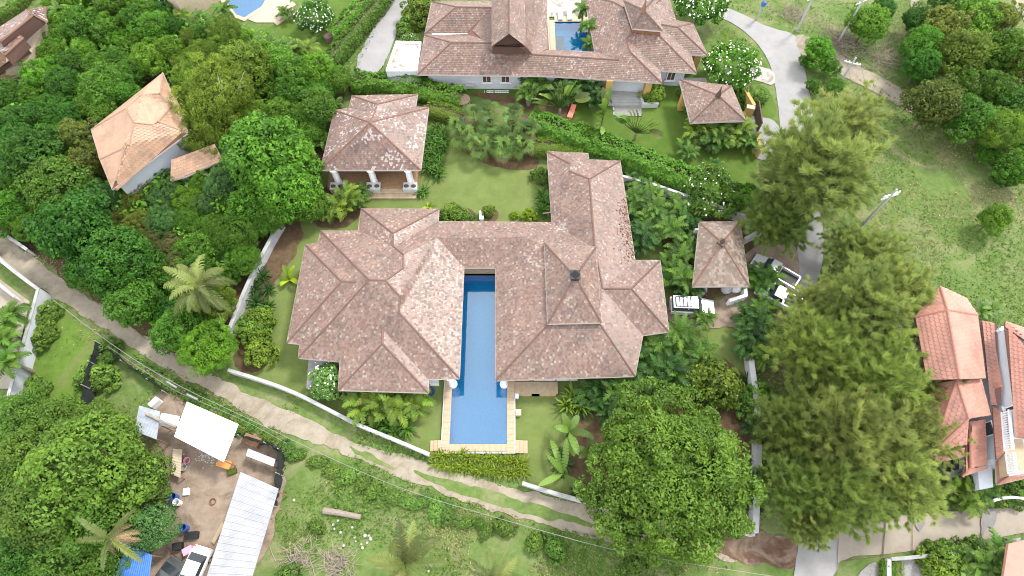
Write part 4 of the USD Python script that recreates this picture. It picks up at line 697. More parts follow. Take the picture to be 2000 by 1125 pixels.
# ---------------------------------------------------------------- the yard of sheds
def sheet_roof(name, label, px, z, mt, n, axis, zs=None, cat='shed', post=True, gap=.012, tilt=0.0):
    """A shed: a roof of n lapped sheets, on posts. px: four corners in order; sheets divide edge 0-1 (axis 0) or 1-2."""
    t = thing(name, label, cat); q = [P(*p, z) for p in px]; q = [a + [0, 0, d] for a, d in zip(q, zs or (0, 0, 0, 0))]; rr = random.Random(len(label))
    a, b, c, d = q if axis == 0 else (q[1], q[2], q[3], q[0])
    for k in range(n):
        s0, s1 = k / n, (k + 1) / n - gap / n; e = [a + (b - a) * s0, a + (b - a) * s1, d + (c - d) * s1, d + (c - d) * s0]; u = rr.uniform(-.015, .015); m = MB(); w = 5 if n > 1 else 2; st = []
        for i in range(2 * w + 1):
            f = i / (2 * w); h = np.array([0, 0, (.03 if i % 2 else 0) * (n > 1) + u]); st += [e[0] + (e[1] - e[0]) * f + h, e[3] + (e[2] - e[3]) * f + h]
        st = np.array(st); kk = len(st); m.add(np.r_[st, st - [0, 0, .03]], [(2 * i, 2 * i + 2, 2 * i + 3, 2 * i + 1) for i in range(2 * w)] + [(kk + 2 * i, kk + 2 * i + 1, kk + 2 * i + 3, kk + 2 * i + 2) for i in range(2 * w)])
        part(t, 'roof_sheet', m.mesh(), mt)
    cen = np.mean(q, 0)
    if post:
        for x in q: g = cen + (x - cen) * .94; part(t, 'post', MB().tube([(g[0], g[1], 0), (g[0], g[1], g[2] - .06)], .06, 6).mesh(), 'wood')
        part(t, 'beam', MB().beam(cen + (q[0] - cen) * .94 - [0, 0, .1], cen + (q[1] - cen) * .94 - [0, 0, .1], .08, .1).beam(cen + (q[3] - cen) * .94 - [0, 0, .1], cen + (q[2] - cen) * .94 - [0, 0, .1], .08, .1).mesh(), 'wood')
    return t
sheet_roof('canopy_shed', 'square shed under a plain bright white sheet roof', [(366, 785), (467, 829), (438, 903), (341, 853)], 2.9, 'tarp_white', 1, 0, (.1, .0, .0, .1))
lr = sheet_roof('long_shed', 'long shed with pale ribbed metal roof at the bottom edge', [(470, 922), (543, 954), (484, 1150), (396, 1150)], 3.2, 'sheet_metal', 16, 1, (0, -.2, -.2, 0), gap=.03)
sheet_roof('lean_to', 'small shed with a ribbed grey zinc roof by the mango tree', [(272, 792), (313, 804), (306, 859), (262, 842)], 2.6, 'zinc', 5, 1)
sheet_roof('lean_to', 'low grey sheet roof joined to the zinc shed, carrying a rotten log', [(314, 806), (351, 813), (346, 838), (310, 830)], 2.3, 'zinc', 4, 0)
single('rotten_log', MB().tube([P(285, 808, 2.75), P(310, 820, 2.75), P(345, 834, 2.5)], .13, 7).mesh(), 'deadwood', 'rotten grey log lying across the zinc shed roofs', 'log')
sheet_roof('trough_roof', 'narrow pale metal sheet roof with dark stain near the netting', [(484, 876), (538, 897), (534, 911), (480, 890)], 1.4, 'zinc', 5, 0)
sheet_roof('tarpaulin_shelter', 'blue tarpaulin shelter beneath the dry coconut palm', [(250, 1062), (297, 1084), (290, 1140), (228, 1125)], 2.3, 'tarp_blue', 3, 0, (.2, 0, 0, .2))
sheet_roof('work_table', 'pale worn table top at the edge of the mango tree', [(338, 876), (356, 878), (352, 934), (334, 926)], 1.0, 'cream', 2, 1, cat='table')
single('white_bin', rbox((0, 0, .5), (1.0, .55, 1.0)).apply_transform(trimesh.transformations.rotation_matrix(.9, (0, 0, 1))).apply_translation(P(309, 790, 0)), 'plastic_white', 'white upright box behind the zinc sheds', 'box')
def tub(name, label, cat, px, r, h, mt):
    t = thing(name, label, cat, P(*px, 0)); part(t, 'body', lathe([(0, 0), (r * .8, 0), (r, h), (r * .93, h), (r * .74, .05), (0, .05)], 16), mt, smooth=50); part(t, 'rim', lathe([(r * .94, h), (r * 1.07, h), (r * 1.07, h + .04), (r * .94, h + .04), (r * .94, h)], 16), mt)
tub('barrel', 'blue barrel in a row at the mango tree edge', 'barrel', (346, 972), .32, .9, 'plastic_blue'); tub('barrel', 'white drum just below the blue barrel', 'barrel', (352, 983), .3, .8, 'plastic_white'); tub('barrel', 'dark blue barrel at the lower edge of the mango tree', 'barrel', (366, 1032), .32, .9, 'plastic_blue')
tub('wash_tub', 'grey wash tub on the earth beside the pale table', 'tub', (361, 914), .33, .4, 'steel'); tub('wash_tub', 'pink basin above the grey wash tub', 'tub', (367, 900), .3, .25, 'pink'); tub('wash_tub', 'dark fire pot in the middle of the earth yard', 'tub', (417, 980), .28, .2, 'rust')
def cargo(name, label, cat, px, s, rz, mt): 
    t = thing(name, label, cat, P(*px, 0), rz); part(t, 'box_body', rbox((0, 0, s[2] / 2), s, .03), mt); part(t, 'box_lid', rbox((0, 0, s[2] + .02), (s[0] * 1.04, s[1] * 1.04, .06), .02), mt)
cargo('crate', 'orange crate at the corner of the white sheet roof', 'crate', (442, 908), (1.3, .7, .5), -15, 'orange'); cargo('crate', 'yellow box below the orange crate', 'crate', (455, 922), (.8, .5, .3), 20, 'yellow'); cargo('crate', 'small white box on the earth near the barrels', 'crate', (366, 961), (.5, .6, .3), 10, 'plastic_white'); cargo('crate', 'wooden crate stack by the black netting', 'crate', (496, 863), (1.6, .9, .7), -20, 'wood')
cargo('crate', 'pink bundle beside the white sedan', 'bundle', (372, 1076), (.8, .6, .6), 30, 'pink'); cargo('crate', 'black bundle above the pink bundle', 'bundle', (378, 1046), (1.1, .6, .5), 5, 'dark'); cargo('crate', 'black bin left of the pink bundle', 'bundle', (352, 1068), (.7, .6, .7), 15, 'dark')
single('timber_plank', MB().beam(P(416, 1060, .3), P(436, 1022, 1.6), .35, .06).mesh(), 'sandstone', 'long pale timber plank leaning on the long shed', 'plank')
rr = np.random.default_rng(8); b = MB()
for k in range(160):
    u, v = rr.normal(410, 16), rr.normal(888, 11); p = P(u, v, 0); s = rr.uniform(.05, .16, 3); b.box(p + [0, 0, s[2] / 2], s, rr.uniform(0, 3))
single('rubble', b.mesh(), 'rock', 'scattered pale rubbish and rubble at the white roof edge', kind='stuff')
single('fallen_trunk', MB().tube([P(632, 997, .25), P(660, 1001, .3), P(705, 1010, .25)], [.3, .26, .22], 10).mesh(), 'palm_trunk', 'fallen grey palm trunk lying in the lower field', 'log')
for k in range(17):
    u, v = [(660, 1017), (665, 1040), (651, 1025), (692, 1049), (695, 1057), (706, 1063), (717, 1060), (723, 1050), (713, 1046), (688, 1030), (671, 1066), (653, 1033), (724, 1053), (708, 1070), (720, 1046), (574, 977), (837, 1116)][k]
    m = trimesh.creation.icosphere(1, rr.uniform(.09, .17)); m.vertices *= 1 + .25 * (meshkit.noise(m.vertices * 6 + k) - .5)[:, None]; m.vertices[:, 2] *= .7
    single('white_stone', m.apply_translation(P(u, v, .07)), 'rock', 'whitish stone in the grass near the fallen trunk' if k < 15 else ('single pale stone beside the long shed' if k == 15 else 'single pale stone near the lower palm'), 'stone', 'stones round the fallen trunk' if k < 15 else None)
b = MB()
for k in range(7): b.tube([P(468 + k, 862, .02) + [math.cos(a) * .45, math.sin(a) * .45, .03 * k] for a in np.linspace(0, 6, 16)], .02, 4) if k < 0 else None
hp = P(840, 766, 0); b = MB()
for k in range(4): b.tube([hp + [math.cos(a) * (.3 + .06 * k), math.sin(a) * (.3 + .06 * k), .05 + .04 * k] for a in np.linspace(0, 6.28, 20)], .025, 4)
single('garden_hose', b.mesh(), 'plastic_blue', 'coiled pale blue garden hose beside the left pool edge', 'hose')
t = thing('garden_bench', 'small white slatted bench on the lawn behind the roof', 'bench', P(941, 424, 0), 90)
for k in range(4): part(t, 'slat', MB().box((0, -.2 + .13 * k, .45), (1.2, .09, .04)).mesh(), 'white_paint')
for x in (-.5, .5): part(t, 'leg', MB().box((x, 0, .22), (.06, .45, .43)).mesh(), 'white_paint')
t = thing('wooden_rack', 'small pale wooden rail beside the yellow bush', 'rail', P(1070, 424, 0), 10)
part(t, 'rail', MB().box((0, 0, .9), (1.2, .1, .1)).mesh(), 'cream'); part(t, 'post', MB().box((0, 0, .45), (.1, .1, .9)).mesh(), 'cream')
for k, lb in ((0, 'white ventilation rail'), (1, 'white pipe stand')):
    p = P(980 - 22 * k, 183, 0); t = thing('wall_rail', f'{lb} at the foot of the neighbouring villa wall', 'rail', p); part(t, 'rail', MB().box((0, 0, .5), (1.8 - k, .08, .08)).box((0, 0, .2), (1.8 - k, .08, .08)).mesh(), 'white_paint')
    for i in range(6 - 3 * k): part(t, 'bar', MB().box((-.75 + .3 * i, 0, .35), (.06, .06, .4)).mesh(), 'white_paint')
t = thing('wicker_urn', 'tall grey wicker urn under the palms by the neighbouring villa', 'urn', P(1032, 205, 0)); part(t, 'body', lathe([(0, 0), (.25, 0), (.3, .5), (.5, 1.5), (.45, 1.5), (.25, .5), (0, .2)], 14), 'deadwood'); part(t, 'rim', lathe([(.44, 1.48), (.56, 1.48), (.56, 1.56), (.44, 1.56), (.44, 1.48)], 14), 'white_paint')
# ---------------------------------------------------------------- plants: leaves, crowns, fronds
def leaf_mat(name, ramp, trans=.36, gloss=.35, rough=.5):
    M[name] = usdkit.material(stage, f'/World/Looks/{name}', {'t': ('attribute', {'attribute': 'tone'}), 'r': ('rgb_ramp', {'ramp': ramp}), 'oi': ('object_info', {}),
        'hm': ('map_range', {'from_min': 0.0, 'from_max': 1.0, 'to_min': .488, 'to_max': .512}), 'vm': ('math', {'math_type': 'multiply_add', 'value2': 7.13, 'value3': 0.0}), 'vf': ('math', {'math_type': 'fraction'}), 'v2': ('map_range', {'to_min': .78, 'to_max': 1.22}),
        'h': ('hsv', {}), 'p': ('principled_bsdf', {'roughness': rough, 'specular_ior_level': gloss}), 'tl': ('translucent_bsdf', {}), 'm': ('mix_closure', {'fac': trans})},
        [('t.fac', 'r.fac'), ('r.color', 'h.color'), ('oi.random', 'hm.value'), ('hm.result', 'h.hue'), ('oi.random', 'vm.value1'), ('vm.value', 'vf.value1'), ('vf.value', 'v2.value'), ('v2.result', 'h.value'),
         ('h.color', 'p.base_color'), ('h.color', 'tl.color'), ('p.BSDF', 'm.closure1'), ('tl.BSDF', 'm.closure2')], 'm.closure')
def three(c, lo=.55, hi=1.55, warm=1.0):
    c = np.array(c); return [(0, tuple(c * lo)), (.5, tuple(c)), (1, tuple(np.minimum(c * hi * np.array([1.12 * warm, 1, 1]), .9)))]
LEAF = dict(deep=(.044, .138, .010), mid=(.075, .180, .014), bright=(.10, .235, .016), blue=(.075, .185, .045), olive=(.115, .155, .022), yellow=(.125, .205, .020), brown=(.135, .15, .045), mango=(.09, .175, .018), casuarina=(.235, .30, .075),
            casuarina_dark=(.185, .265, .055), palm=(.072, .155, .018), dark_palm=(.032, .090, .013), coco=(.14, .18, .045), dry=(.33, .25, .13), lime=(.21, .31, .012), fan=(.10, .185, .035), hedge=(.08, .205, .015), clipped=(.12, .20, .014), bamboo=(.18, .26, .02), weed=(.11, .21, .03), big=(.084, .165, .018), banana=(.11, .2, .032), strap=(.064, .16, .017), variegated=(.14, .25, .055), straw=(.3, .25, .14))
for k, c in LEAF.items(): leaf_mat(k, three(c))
plain('petal', (.85, .84, .78), .6)
def rv(rng, n): return unit(rng.normal(size=(n, 3)))
def leaves(c, nrm, size, rng, asp=.5, tone=None, along=None, mix=.0):
    """Rhombic leaves: two triangles each."""
    n = len(c); t = rng.normal(size=(n, 3)) if along is None else along * mix + rng.normal(size=(n, 3)) * (1 - mix)
    t = unit(t - nrm * (t * nrm).sum(1, keepdims=True)); b = np.cross(nrm, t); L = np.broadcast_to(size, n)[:, None] * np.clip(np.exp(rng.normal(0, .32, (n, 1))), .45, 1.9); W = L * asp
    v = np.stack([c - t * L * .5, c + b * W * .5 + nrm * L * .06, c + t * L * .5 - nrm * L * .08, c - b * W * .5 + nrm * L * .06], 1).reshape(-1, 3)
    f = (np.arange(n)[:, None, None] * 4 + np.array([(0, 1, 2), (0, 2, 3)])).reshape(-1, 3)
    return v, f, np.repeat(rng.random(n) if tone is None else tone, 4)
def crown(seed, R=(3, 3, 2.6), nc=60, cr=.9, nl=110, leaf=.3, low=-.35, asp=.55, up=.45, jit=.55, inner=True, tsp=.5):
    rng = np.random.default_rng(seed); d = rv(rng, nc * 4); d = d[d[:, 2] > low][:nc]; nc = len(d)
    # spread the clumps evenly
    for _ in range(12):
        D = d[:, None] - d[None]; q = (D ** 2).sum(-1) + 1e-3; d = unit(d + .02 * (D / q[..., None] ** 1.2).sum(1)); d[:, 2] = np.maximum(d[:, 2], low); d = unit(d)
    rad = rng.uniform(.62, 1.0, (nc, 1)) * (.62 + .8 * meshkit.noise(d * 1.25 + seed * 3.7, seed))[:, None]; cc = d * np.array(R) * rad; rr = cr * rng.uniform(.6, 1.35, nc); ct = rng.random(nc)
    k = rng.integers(0, nc, nc * nl); p = rv(rng, len(k)); p = np.where((p * d[k]).sum(1, keepdims=True) < -.25, -p, p)
    pos = cc[k] + p * (rr[k] * rng.uniform(.72, 1.08, len(k)))[:, None] * np.array([1, 1, .82])
    nr = unit(p * .75 + np.array([0, 0, up]) + rng.normal(size=p.shape) * jit)
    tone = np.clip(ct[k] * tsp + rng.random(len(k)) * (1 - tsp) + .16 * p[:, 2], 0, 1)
    v, f, t = leaves(pos, nr, leaf, rng, asp, tone)
    if inner:
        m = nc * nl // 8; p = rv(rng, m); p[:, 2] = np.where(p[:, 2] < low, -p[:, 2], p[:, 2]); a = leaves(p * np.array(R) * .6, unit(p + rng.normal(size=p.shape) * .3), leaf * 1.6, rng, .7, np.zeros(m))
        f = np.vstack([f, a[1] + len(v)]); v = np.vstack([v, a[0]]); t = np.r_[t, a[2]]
    return v, f, t, cc
def trunk_mesh(h, r, cc, zc, rng, limbs=6, bare=0):
    b = MB(); top = np.array([0, 0, max(h * .55, .6)]); b.tube([(0, 0, -.1), (r * .2, 0, top[2] * .5), top], [r * 1.3, r, r * .75], 8)
    for i in rng.permutation(len(cc))[:limbs]:
        e = cc[i] * .85 + [0, 0, zc]; m = top * .45 + e * .55 - [0, 0, .15 * h * .2]; b.tube([top - [0, 0, .15], m, e], [r * .6, r * .4, r * .12], 5)
    for i in rng.permutation(len(cc))[:bare]:
        e = cc[i] * rng.uniform(1.0, 1.25) + [0, 0, zc]; m = e * .8 + [0, 0, zc * .2]
        for _ in range(3): q = e + rng.normal(0, .35, 3) + [0, 0, .25]; b.tube([m, (m + q) / 2 + rng.normal(0, .06, 3), q], [.045, .03, .012], 4)
    return b.mesh()
def tree_kind(kind, colour, seed, R, H, tr=.17, bark='bark', flowers=0, limbs=6, bare=0, **kw):
    """A tree on the origin: trunk and crown. R: crown radii; H: height of the crown's middle."""
    p = proto(kind); rng = np.random.default_rng(seed + 1); v, f, t, cc = crown(seed, R, **kw)
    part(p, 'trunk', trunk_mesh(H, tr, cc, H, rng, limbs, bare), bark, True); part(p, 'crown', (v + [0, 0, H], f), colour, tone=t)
    if flowers:
        d = rv(rng, flowers * 2); d = d[d[:, 2] > -.1][:flowers]; c = d * np.array(R) * 1.08 + [0, 0, H] + rng.normal(size=d.shape) * .15; a = leaves(c, unit(d + [0, 0, .6]), .15, rng, .95); part(p, 'blossom', a[:2], 'petal', kind='stuff')
def frond(L, elev, droop, n=26, w=.55, lw=.07, hang=.35, s0=.12, vee=.35, rng=None, curl=0.0, rach=.03, tip=.25):
    """A pinnate palm leaf from the origin along +x. Returns (vertices, faces)."""
    s = np.linspace(0, 1, 13); a = elev - droop * s ** 1.4; ds = L / 12
    x = np.r_[0, np.cumsum(np.cos(a[:-1]) * ds)]; z = np.r_[0, np.cumsum(np.sin(a[:-1]) * ds)]; y = curl * s ** 2 * L
    b = MB(); b.tube(np.c_[x, y, z], rach * (1.15 - s), 3, False)
    q = np.repeat(np.linspace(s0, .99, n), 2); sg = np.tile([1, -1], n); px = np.c_[np.interp(q, s, x), np.interp(q, s, y), np.interp(q, s, z)]; an = np.interp(q, s, a)
    T = np.c_[np.cos(an), an * 0, np.sin(an)]; U = np.c_[-np.sin(an), an * 0, np.cos(an)]; S = np.c_[q * 0, sg, q * 0]
    ln = w * np.sin(np.pi * np.clip(q * .82 + .16, 0, 1)) ** .7 * (1 - tip * q); j = rng.normal(0, .12, (len(q), 3))
    d = unit(S * .85 + T * .55 + U * vee + j); mid = px + d * ln[:, None] * .55; end = px + d * ln[:, None] - np.c_[q * 0, q * 0, ln * hang]
    t = T * lw * .5; v = np.stack([px - t, px + t, mid + t * .9, mid - t * .9, end], 1).reshape(-1, 3)
    f = (np.arange(len(q))[:, None, None] * 5 + np.array([(0, 1, 2), (0, 2, 3), (3, 2, 4)])).reshape(-1, 3); b.add(v, f); return b.mesh()
def blade(L, W, elev, droop, n=9, fold=.25, tear=0, rng=None, stalk=.15, curl=0.0):
    """A broad or strap leaf from the origin along +x, folded along its midrib; tear: slits in its edge."""
    s = np.linspace(0, 1, n + 1); a = elev - droop * s ** 1.3; ds = L / n
    x = np.r_[0, np.cumsum(np.cos(a[:-1]) * ds)]; z = np.r_[0, np.cumsum(np.sin(a[:-1]) * ds)]; q = np.clip((s - stalk) / (1 - stalk), 0, 1); w = W / 2 * np.where(s < stalk, .12, np.maximum(.1 * (1 - q), np.sin(np.pi * np.clip(q * .92 + .06, 0, 1)) ** .6)); w[-1] = .01
    b = MB(); U = np.c_[-np.sin(a), a * 0, np.cos(a)]; mid = np.c_[x, curl * s ** 2 * L, z]
    for sg in (1, -1):
        e = mid + U * (w * fold)[:, None] + np.c_[x * 0, sg * w, x * 0]
        if tear:
            for k in range(n):
                e0, e1 = e[k], e[k + 1]; g = (e1 - e0) * rng.uniform(.05, .25) * (rng.random() < tear); dz = np.array([0, 0, -rng.uniform(0, .12) * W]); v = np.array([mid[k], mid[k + 1], e1 - g + dz, e0 + g * .3 + dz]); b.add(v, [(0, 1, 2, 3)] if sg > 0 else [(3, 2, 1, 0)])
        else: v = np.vstack([mid, e]); i = np.arange(n); b.add(v, np.stack([i, i + 1, i + n + 2, i + n + 1], 1)[:, ::sg])
    return b.mesh()
def turned(m, az, at=(0, 0, 0), roll=0.0):
    v = np.asarray(m[0])
    if roll: c, s = math.cos(roll), math.sin(roll); v = v @ np.array([[1, 0, 0], [0, c, -s], [0, s, c]]).T
    c, s = math.cos(az), math.sin(az); return v @ np.array([[c, -s, 0], [s, c, 0], [0, 0, 1]]).T + np.asarray(at), m[1]
def lf(p, name, m, mt, rng): part(p, name, m, mt, tone=np.full(len(m[0]), rng.random()))
def coconut(kind, H, n, L, colour, seed, dead=4, lean=(0, 0), droop=1.5, w=.8):
    p = proto(kind); rng = np.random.default_rng(seed); top = np.array([lean[0], lean[1], H])
    part(p, 'trunk', MB().tube([(0, 0, -.1), top * [.25, .25, .4], top * [.6, .6, .75], top], [.24, .17, .15, .13], 8).mesh(), 'palm_trunk', True); part(p, 'crown_heart', lathe([(0, -.2), (.25, -.1), (.22, .3), (.05, .9), (0, .9)], 8, top), colour, tone=np.full(8 * 5, .9)) if 0 else None
    for k in range(n):
        az = k * 2.4 + rng.normal(0, .15); e = 1.15 - 1.5 * (k / n) + rng.normal(0, .1); lf(p, 'frond', turned(frond(L * rng.uniform(.85, 1.1), e, droop * rng.uniform(.8, 1.2), 34, w, .1, .35, .1, .2, rng, rng.normal(0, .06), .05), az, top), colour, rng)
    for k in range(dead): lf(p, 'dead_frond', turned(frond(L * .8, -.7, .9, 24, w * .6, .08, .7, .1, 0, rng, 0, .05), rng.uniform(0, 6.3), top), 'dry', rng)
def areca(kind, seed, colour='palm', stems=6, per=6, L=2.1, H=1.6, spread=.45, lw=.12):
    p = proto(kind); rng = np.random.default_rng(seed); b = MB(); fr = []
    for i in range(stems):
        az = i * 2.4 + rng.normal(0, .3); r = spread * math.sqrt(i + .3) * .6; h = H * rng.uniform(.55, 1.1); a = np.array([math.cos(az) * r * .5, math.sin(az) * r * .5, -.05]); t = np.array([math.cos(az) * (r + .25 * h), math.sin(az) * (r + .25 * h), h]); b.tube([a, (a + t) / 2 + [0, 0, .1], t], [.07, .06, .05], 5)
        for k in range(per): fr.append(turned(frond(L * rng.uniform(.75, 1.1), rng.uniform(.35, 1.2), rng.uniform(1.1, 1.9), 15, .62, lw, .3, .15, .25, rng, rng.normal(0, .08), .03), az + k * 2.4 + rng.normal(0, .2), t))
    part(p, 'stem', b.mesh(), 'pale_bark', True, kind='stuff')
    for m in fr: lf(p, 'frond', m, colour, rng)
def rosette(kind, seed, n=24, L=1.2, W=.12, colour='strap', e0=1.3, e1=.1, droop=1.1, fold=.25, nn=6, stalk=.05):
    p = proto(kind); rng = np.random.default_rng(seed)
    for k in range(n): e = e0 + (e1 - e0) * (k / n); lf(p, 'leaf', turned(blade(L * rng.uniform(.75, 1.15), W, e + rng.normal(0, .12), droop * rng.uniform(.6, 1.3), nn, fold, 0, rng, stalk), k * 2.4 + rng.normal(0, .2), (0, 0, .1)), colour, rng)
def banana(kind, seed, n=7, L=2.6, W=.75, H=1.8, colour='banana', tear=.6):
    p = proto(kind); rng = np.random.default_rng(seed); part(p, 'stem', MB().tube([(0, 0, -.05), (.05, 0, H * .6), (0, 0, H)], [.18, .14, .09], 8).mesh(), 'weed', True, tone=None)
    for k in range(n): lf(p, 'leaf', turned(blade(L * rng.uniform(.7, 1.15), W, 1.25 - .9 * k / n, rng.uniform(.9, 1.7), 12, .22, tear, rng, .14, rng.normal(0, .05)), k * 2.4 + rng.normal(0, .3), (0, 0, H - .1)), colour, rng)
def traveller(kind, seed, n=17, L=2.3, H=1.3, tear=.8):
    p = proto(kind); rng = np.random.default_rng(seed); part(p, 'trunk', MB().tube([(0, 0, -.05), (0, 0, H)], [.16, .13], 8).mesh(), 'palm_trunk', True)
    for k in range(n):
        th = math.radians(-68 + 136 * k / (n - 1)); d = np.array([math.sin(th), .02 * (-1) ** k, math.cos(th)]); o = np.array([0, 0, H]); e = o + d * L * .8
        s = part(p, 'leaf_stalk', MB().tube([o, o + d * L * .4, e], [.07, .05, .035], 5).mesh(), 'fan', tone=None); ang = math.pi / 2 - abs(th)
        lf(s, 'leaf_blade', turned(blade(1.75 * rng.uniform(.85, 1.1), .62, ang + .05, rng.uniform(.3, .9), 12, .3, tear, rng, .03), 0 if th > 0 else math.pi, e, rng.normal(0, .4)), 'banana' if rng.random() < .75 else 'coco', rng)
def fan_palm(kind, seed, H=1.7, n=13, colour='fan'):
    p = proto(kind); rng = np.random.default_rng(seed); part(p, 'trunk', MB().tube([(0, 0, -.05), (0, 0, H)], [.17, .14], 7).mesh(), 'bark', True)
    for k in range(n):
        az, el = k * 2.4 + rng.normal(0, .2), 1.35 - 2.0 * (k / n) + rng.normal(0, .1); L = rng.uniform(.7, 1.1); m = MB(); R0 = rng.uniform(.7, .95); c = np.array([L * math.cos(el), 0, L * math.sin(el)]); a0 = el - .55; ax = np.array([math.cos(a0), 0, math.sin(a0)]); U = np.array([-math.sin(a0), 0, math.cos(a0)]); m.tube([(0, 0, 0), c], [.025, .018], 3, False)
        for j in range(19):
            th = -2.0 + 4.0 * j / 18; d = ax * math.cos(th) + np.array([0, 1, 0]) * math.sin(th); sd_ = np.cross(U, d); e = c + d * R0 * rng.uniform(.7, 1.15) - np.array([0, 0, .3 * R0]); h = c + d * R0 * .55; m.add([c, h + sd_ * .045 + U * .05 * (j % 2), h - sd_ * .045 + U * .05 * (j % 2), e], [(0, 1, 2), (1, 3, 2)])
        lf(p, 'leaf', turned(m.mesh(), az, (0, 0, H)), colour if rng.random() < .85 else 'dry', rng)
def casuarina(kind, seed, R=5.0, H=7.0, nb=105, nn=620, colour='casuarina', low=-.35, spread=.085):
    """Feathery tree: drooping boughs radiate from the trunk, each a plume of thin needles."""
    p = proto(kind); rng = np.random.default_rng(seed); d = rv(rng, nb * 3); d = d[d[:, 2] > low][:nb]; nb = len(d)
    for _ in range(8): D = d[:, None] - d[None]; q = (D ** 2).sum(-1) + 1e-3; d = unit(d + .02 * (D / q[..., None] ** 1.2).sum(1))
    S = np.array([R, R, H * .5]); ln = rng.uniform(.5, 1.25, nb); ct = rng.random(nb); side = unit(np.cross(d, [0, 0, 1.0]) + 1e-3); up = np.cross(side, d)
    k = rng.integers(0, nb, nb * nn); s = rng.random(len(k)) ** .6 * .75 + .25; w = spread * R * (.35 + 1.1 * np.sin(np.pi * np.clip(s * .9, 0, 1))) * rng.uniform(.6, 1.3, nb)[k]
    # two orders of side twigs give the plume its feathered edge
    tw = np.round(s * 9 + rng.normal(0, .3, len(k))) / 9; ph = (tw * 37.7 + k * 1.3) % 6.283; rad = np.abs(rng.normal(0, .7, len(k))) * w
    off = side[k] * (np.cos(ph) * rad)[:, None] + up[k] * (np.abs(np.sin(ph)) * rad * .6)[:, None]
    st = d[k] * S * (ln[k] * (tw * .6 + s * .4))[:, None] + off - np.array([0, 0, 1.0]) * (s ** 2 * .10 * R)[:, None] + rng.normal(0, .07, (len(k), 3))
    e = unit(d[k] * .9 + unit(off) * .7 + rng.normal(size=(len(k), 3)) * .4 + [0, 0, .25]); L = rng.uniform(.35, .85, (len(k), 1)) * (R / 5); q = unit(np.cross(e, rng.normal(size=e.shape))) * .028
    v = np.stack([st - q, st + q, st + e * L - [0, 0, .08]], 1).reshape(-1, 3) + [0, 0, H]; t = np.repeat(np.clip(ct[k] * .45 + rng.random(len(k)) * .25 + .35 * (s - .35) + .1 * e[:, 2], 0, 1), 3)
    b = MB(); b.tube([(0, 0, -.1), (.1, 0, H * .5), (0, 0, H * 1.25)], [.3, .22, .06], 8)
    for i in range(nb): z = H + d[i, 2] * H * .2; b.tube([(0, 0, z - .3), d[i] * S * ln[i] * .5 + [0, 0, H - .03 * R], d[i] * S * ln[i] + [0, 0, H - .1 * R]], [.07, .04, .012], 4, False)
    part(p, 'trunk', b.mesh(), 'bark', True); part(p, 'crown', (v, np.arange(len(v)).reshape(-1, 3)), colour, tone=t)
def hedge_mesh(px, w, h, rng, leaf=.22, dens=60, z0=0.0, bulge=.25, noise_=.25):
    """Leaves over a rounded bank of hedge along the line px (on the ground)."""
    ln = LineString(PX(chaikin(px, 2, False))[:, :2]); n = int(ln.length * (w + 2 * h) * dens); s = rng.uniform(0, ln.length, n); c = np.array([ln.interpolate(x).coords[0] for x in s]); c2 = np.array([ln.interpolate(min(x + .1, ln.length)).coords[0] for x in s]); c1 = np.array([ln.interpolate(max(x - .1, 0)).coords[0] for x in s]); t = unit(c2 - c1); o = np.c_[-t[:, 1], t[:, 0]]
    th = rng.uniform(0, math.pi, n); q = np.abs(np.cos(th)) ** .5 * np.sign(np.cos(th)), np.abs(np.sin(th)) ** .5
    k = 1 + noise_ * 2 * (meshkit.fbm(np.c_[c * .9, th * 1.5], 3, 3) - .5); p3 = np.c_[c + o * (q[0] * w / 2 * k)[:, None], z0 + h * q[1] * k]; nr = unit(np.c_[o * np.cos(th)[:, None], np.sin(th) + .35] + rng.normal(size=(n, 3)) * .45)
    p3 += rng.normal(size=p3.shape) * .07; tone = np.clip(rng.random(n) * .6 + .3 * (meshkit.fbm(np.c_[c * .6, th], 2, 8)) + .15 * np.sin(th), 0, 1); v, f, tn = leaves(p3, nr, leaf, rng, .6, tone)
    core = MB().prism(ln.buffer(w * .33), 0, h * .62).mesh(); return (v, f, tn), core
def hedge(label, px, w, h, colour, seed, leaf=.22, dens=60, noise_=.25, name='hedge', cat='hedge'):
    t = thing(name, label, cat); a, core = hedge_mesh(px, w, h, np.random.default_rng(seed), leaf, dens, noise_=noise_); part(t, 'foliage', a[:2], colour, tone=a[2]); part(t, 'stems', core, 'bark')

# ---------------------------------------------------------------- labels that say where a plant stands
MARKS = [('the peach roof', 270, 255), ('the brown tiled house', 50, 70), ('the terrace pool', 470, 10), ('the back lane', 745, 75), ('the garden pavilion', 730, 265), ('the leaning forest wall', 505, 530), ('the lane at the left', 200, 620), ('the bright green field', 130, 700), ('the zinc sheds', 300, 820), ('the blue tarpaulin', 262, 1095), ('the fallen trunk', 668, 1003),
         ('the left roof wing', 650, 600), ('the near pool end', 935, 870), ('the north roof wing', 1140, 380), ('the brown hut', 1410, 500), ('the silver car', 1347, 598), ('the coral lounger', 1118, 220), ('the gatehouse', 1400, 200), ('the neighbour porch', 1225, 185), ('the upper road', 1545, 150), ('the side path', 1690, 150), ('the paired poles', 1840, 90), ('the crossarm pole', 1700, 420),
         ('the salmon roof', 1870, 720), ('the lower road', 1850, 1030), ('the long shed', 480, 1030), ('the right roof wing', 1150, 640), ('the wall corner by the lane', 1470, 1030), ('the lawn bench', 941, 424), ('the flat annex roof', 790, 110), ('the white boundary wall', 50, 660), ('the two pickups', 1510, 560), ('the courtyard pool', 1125, 70)]
said = {}
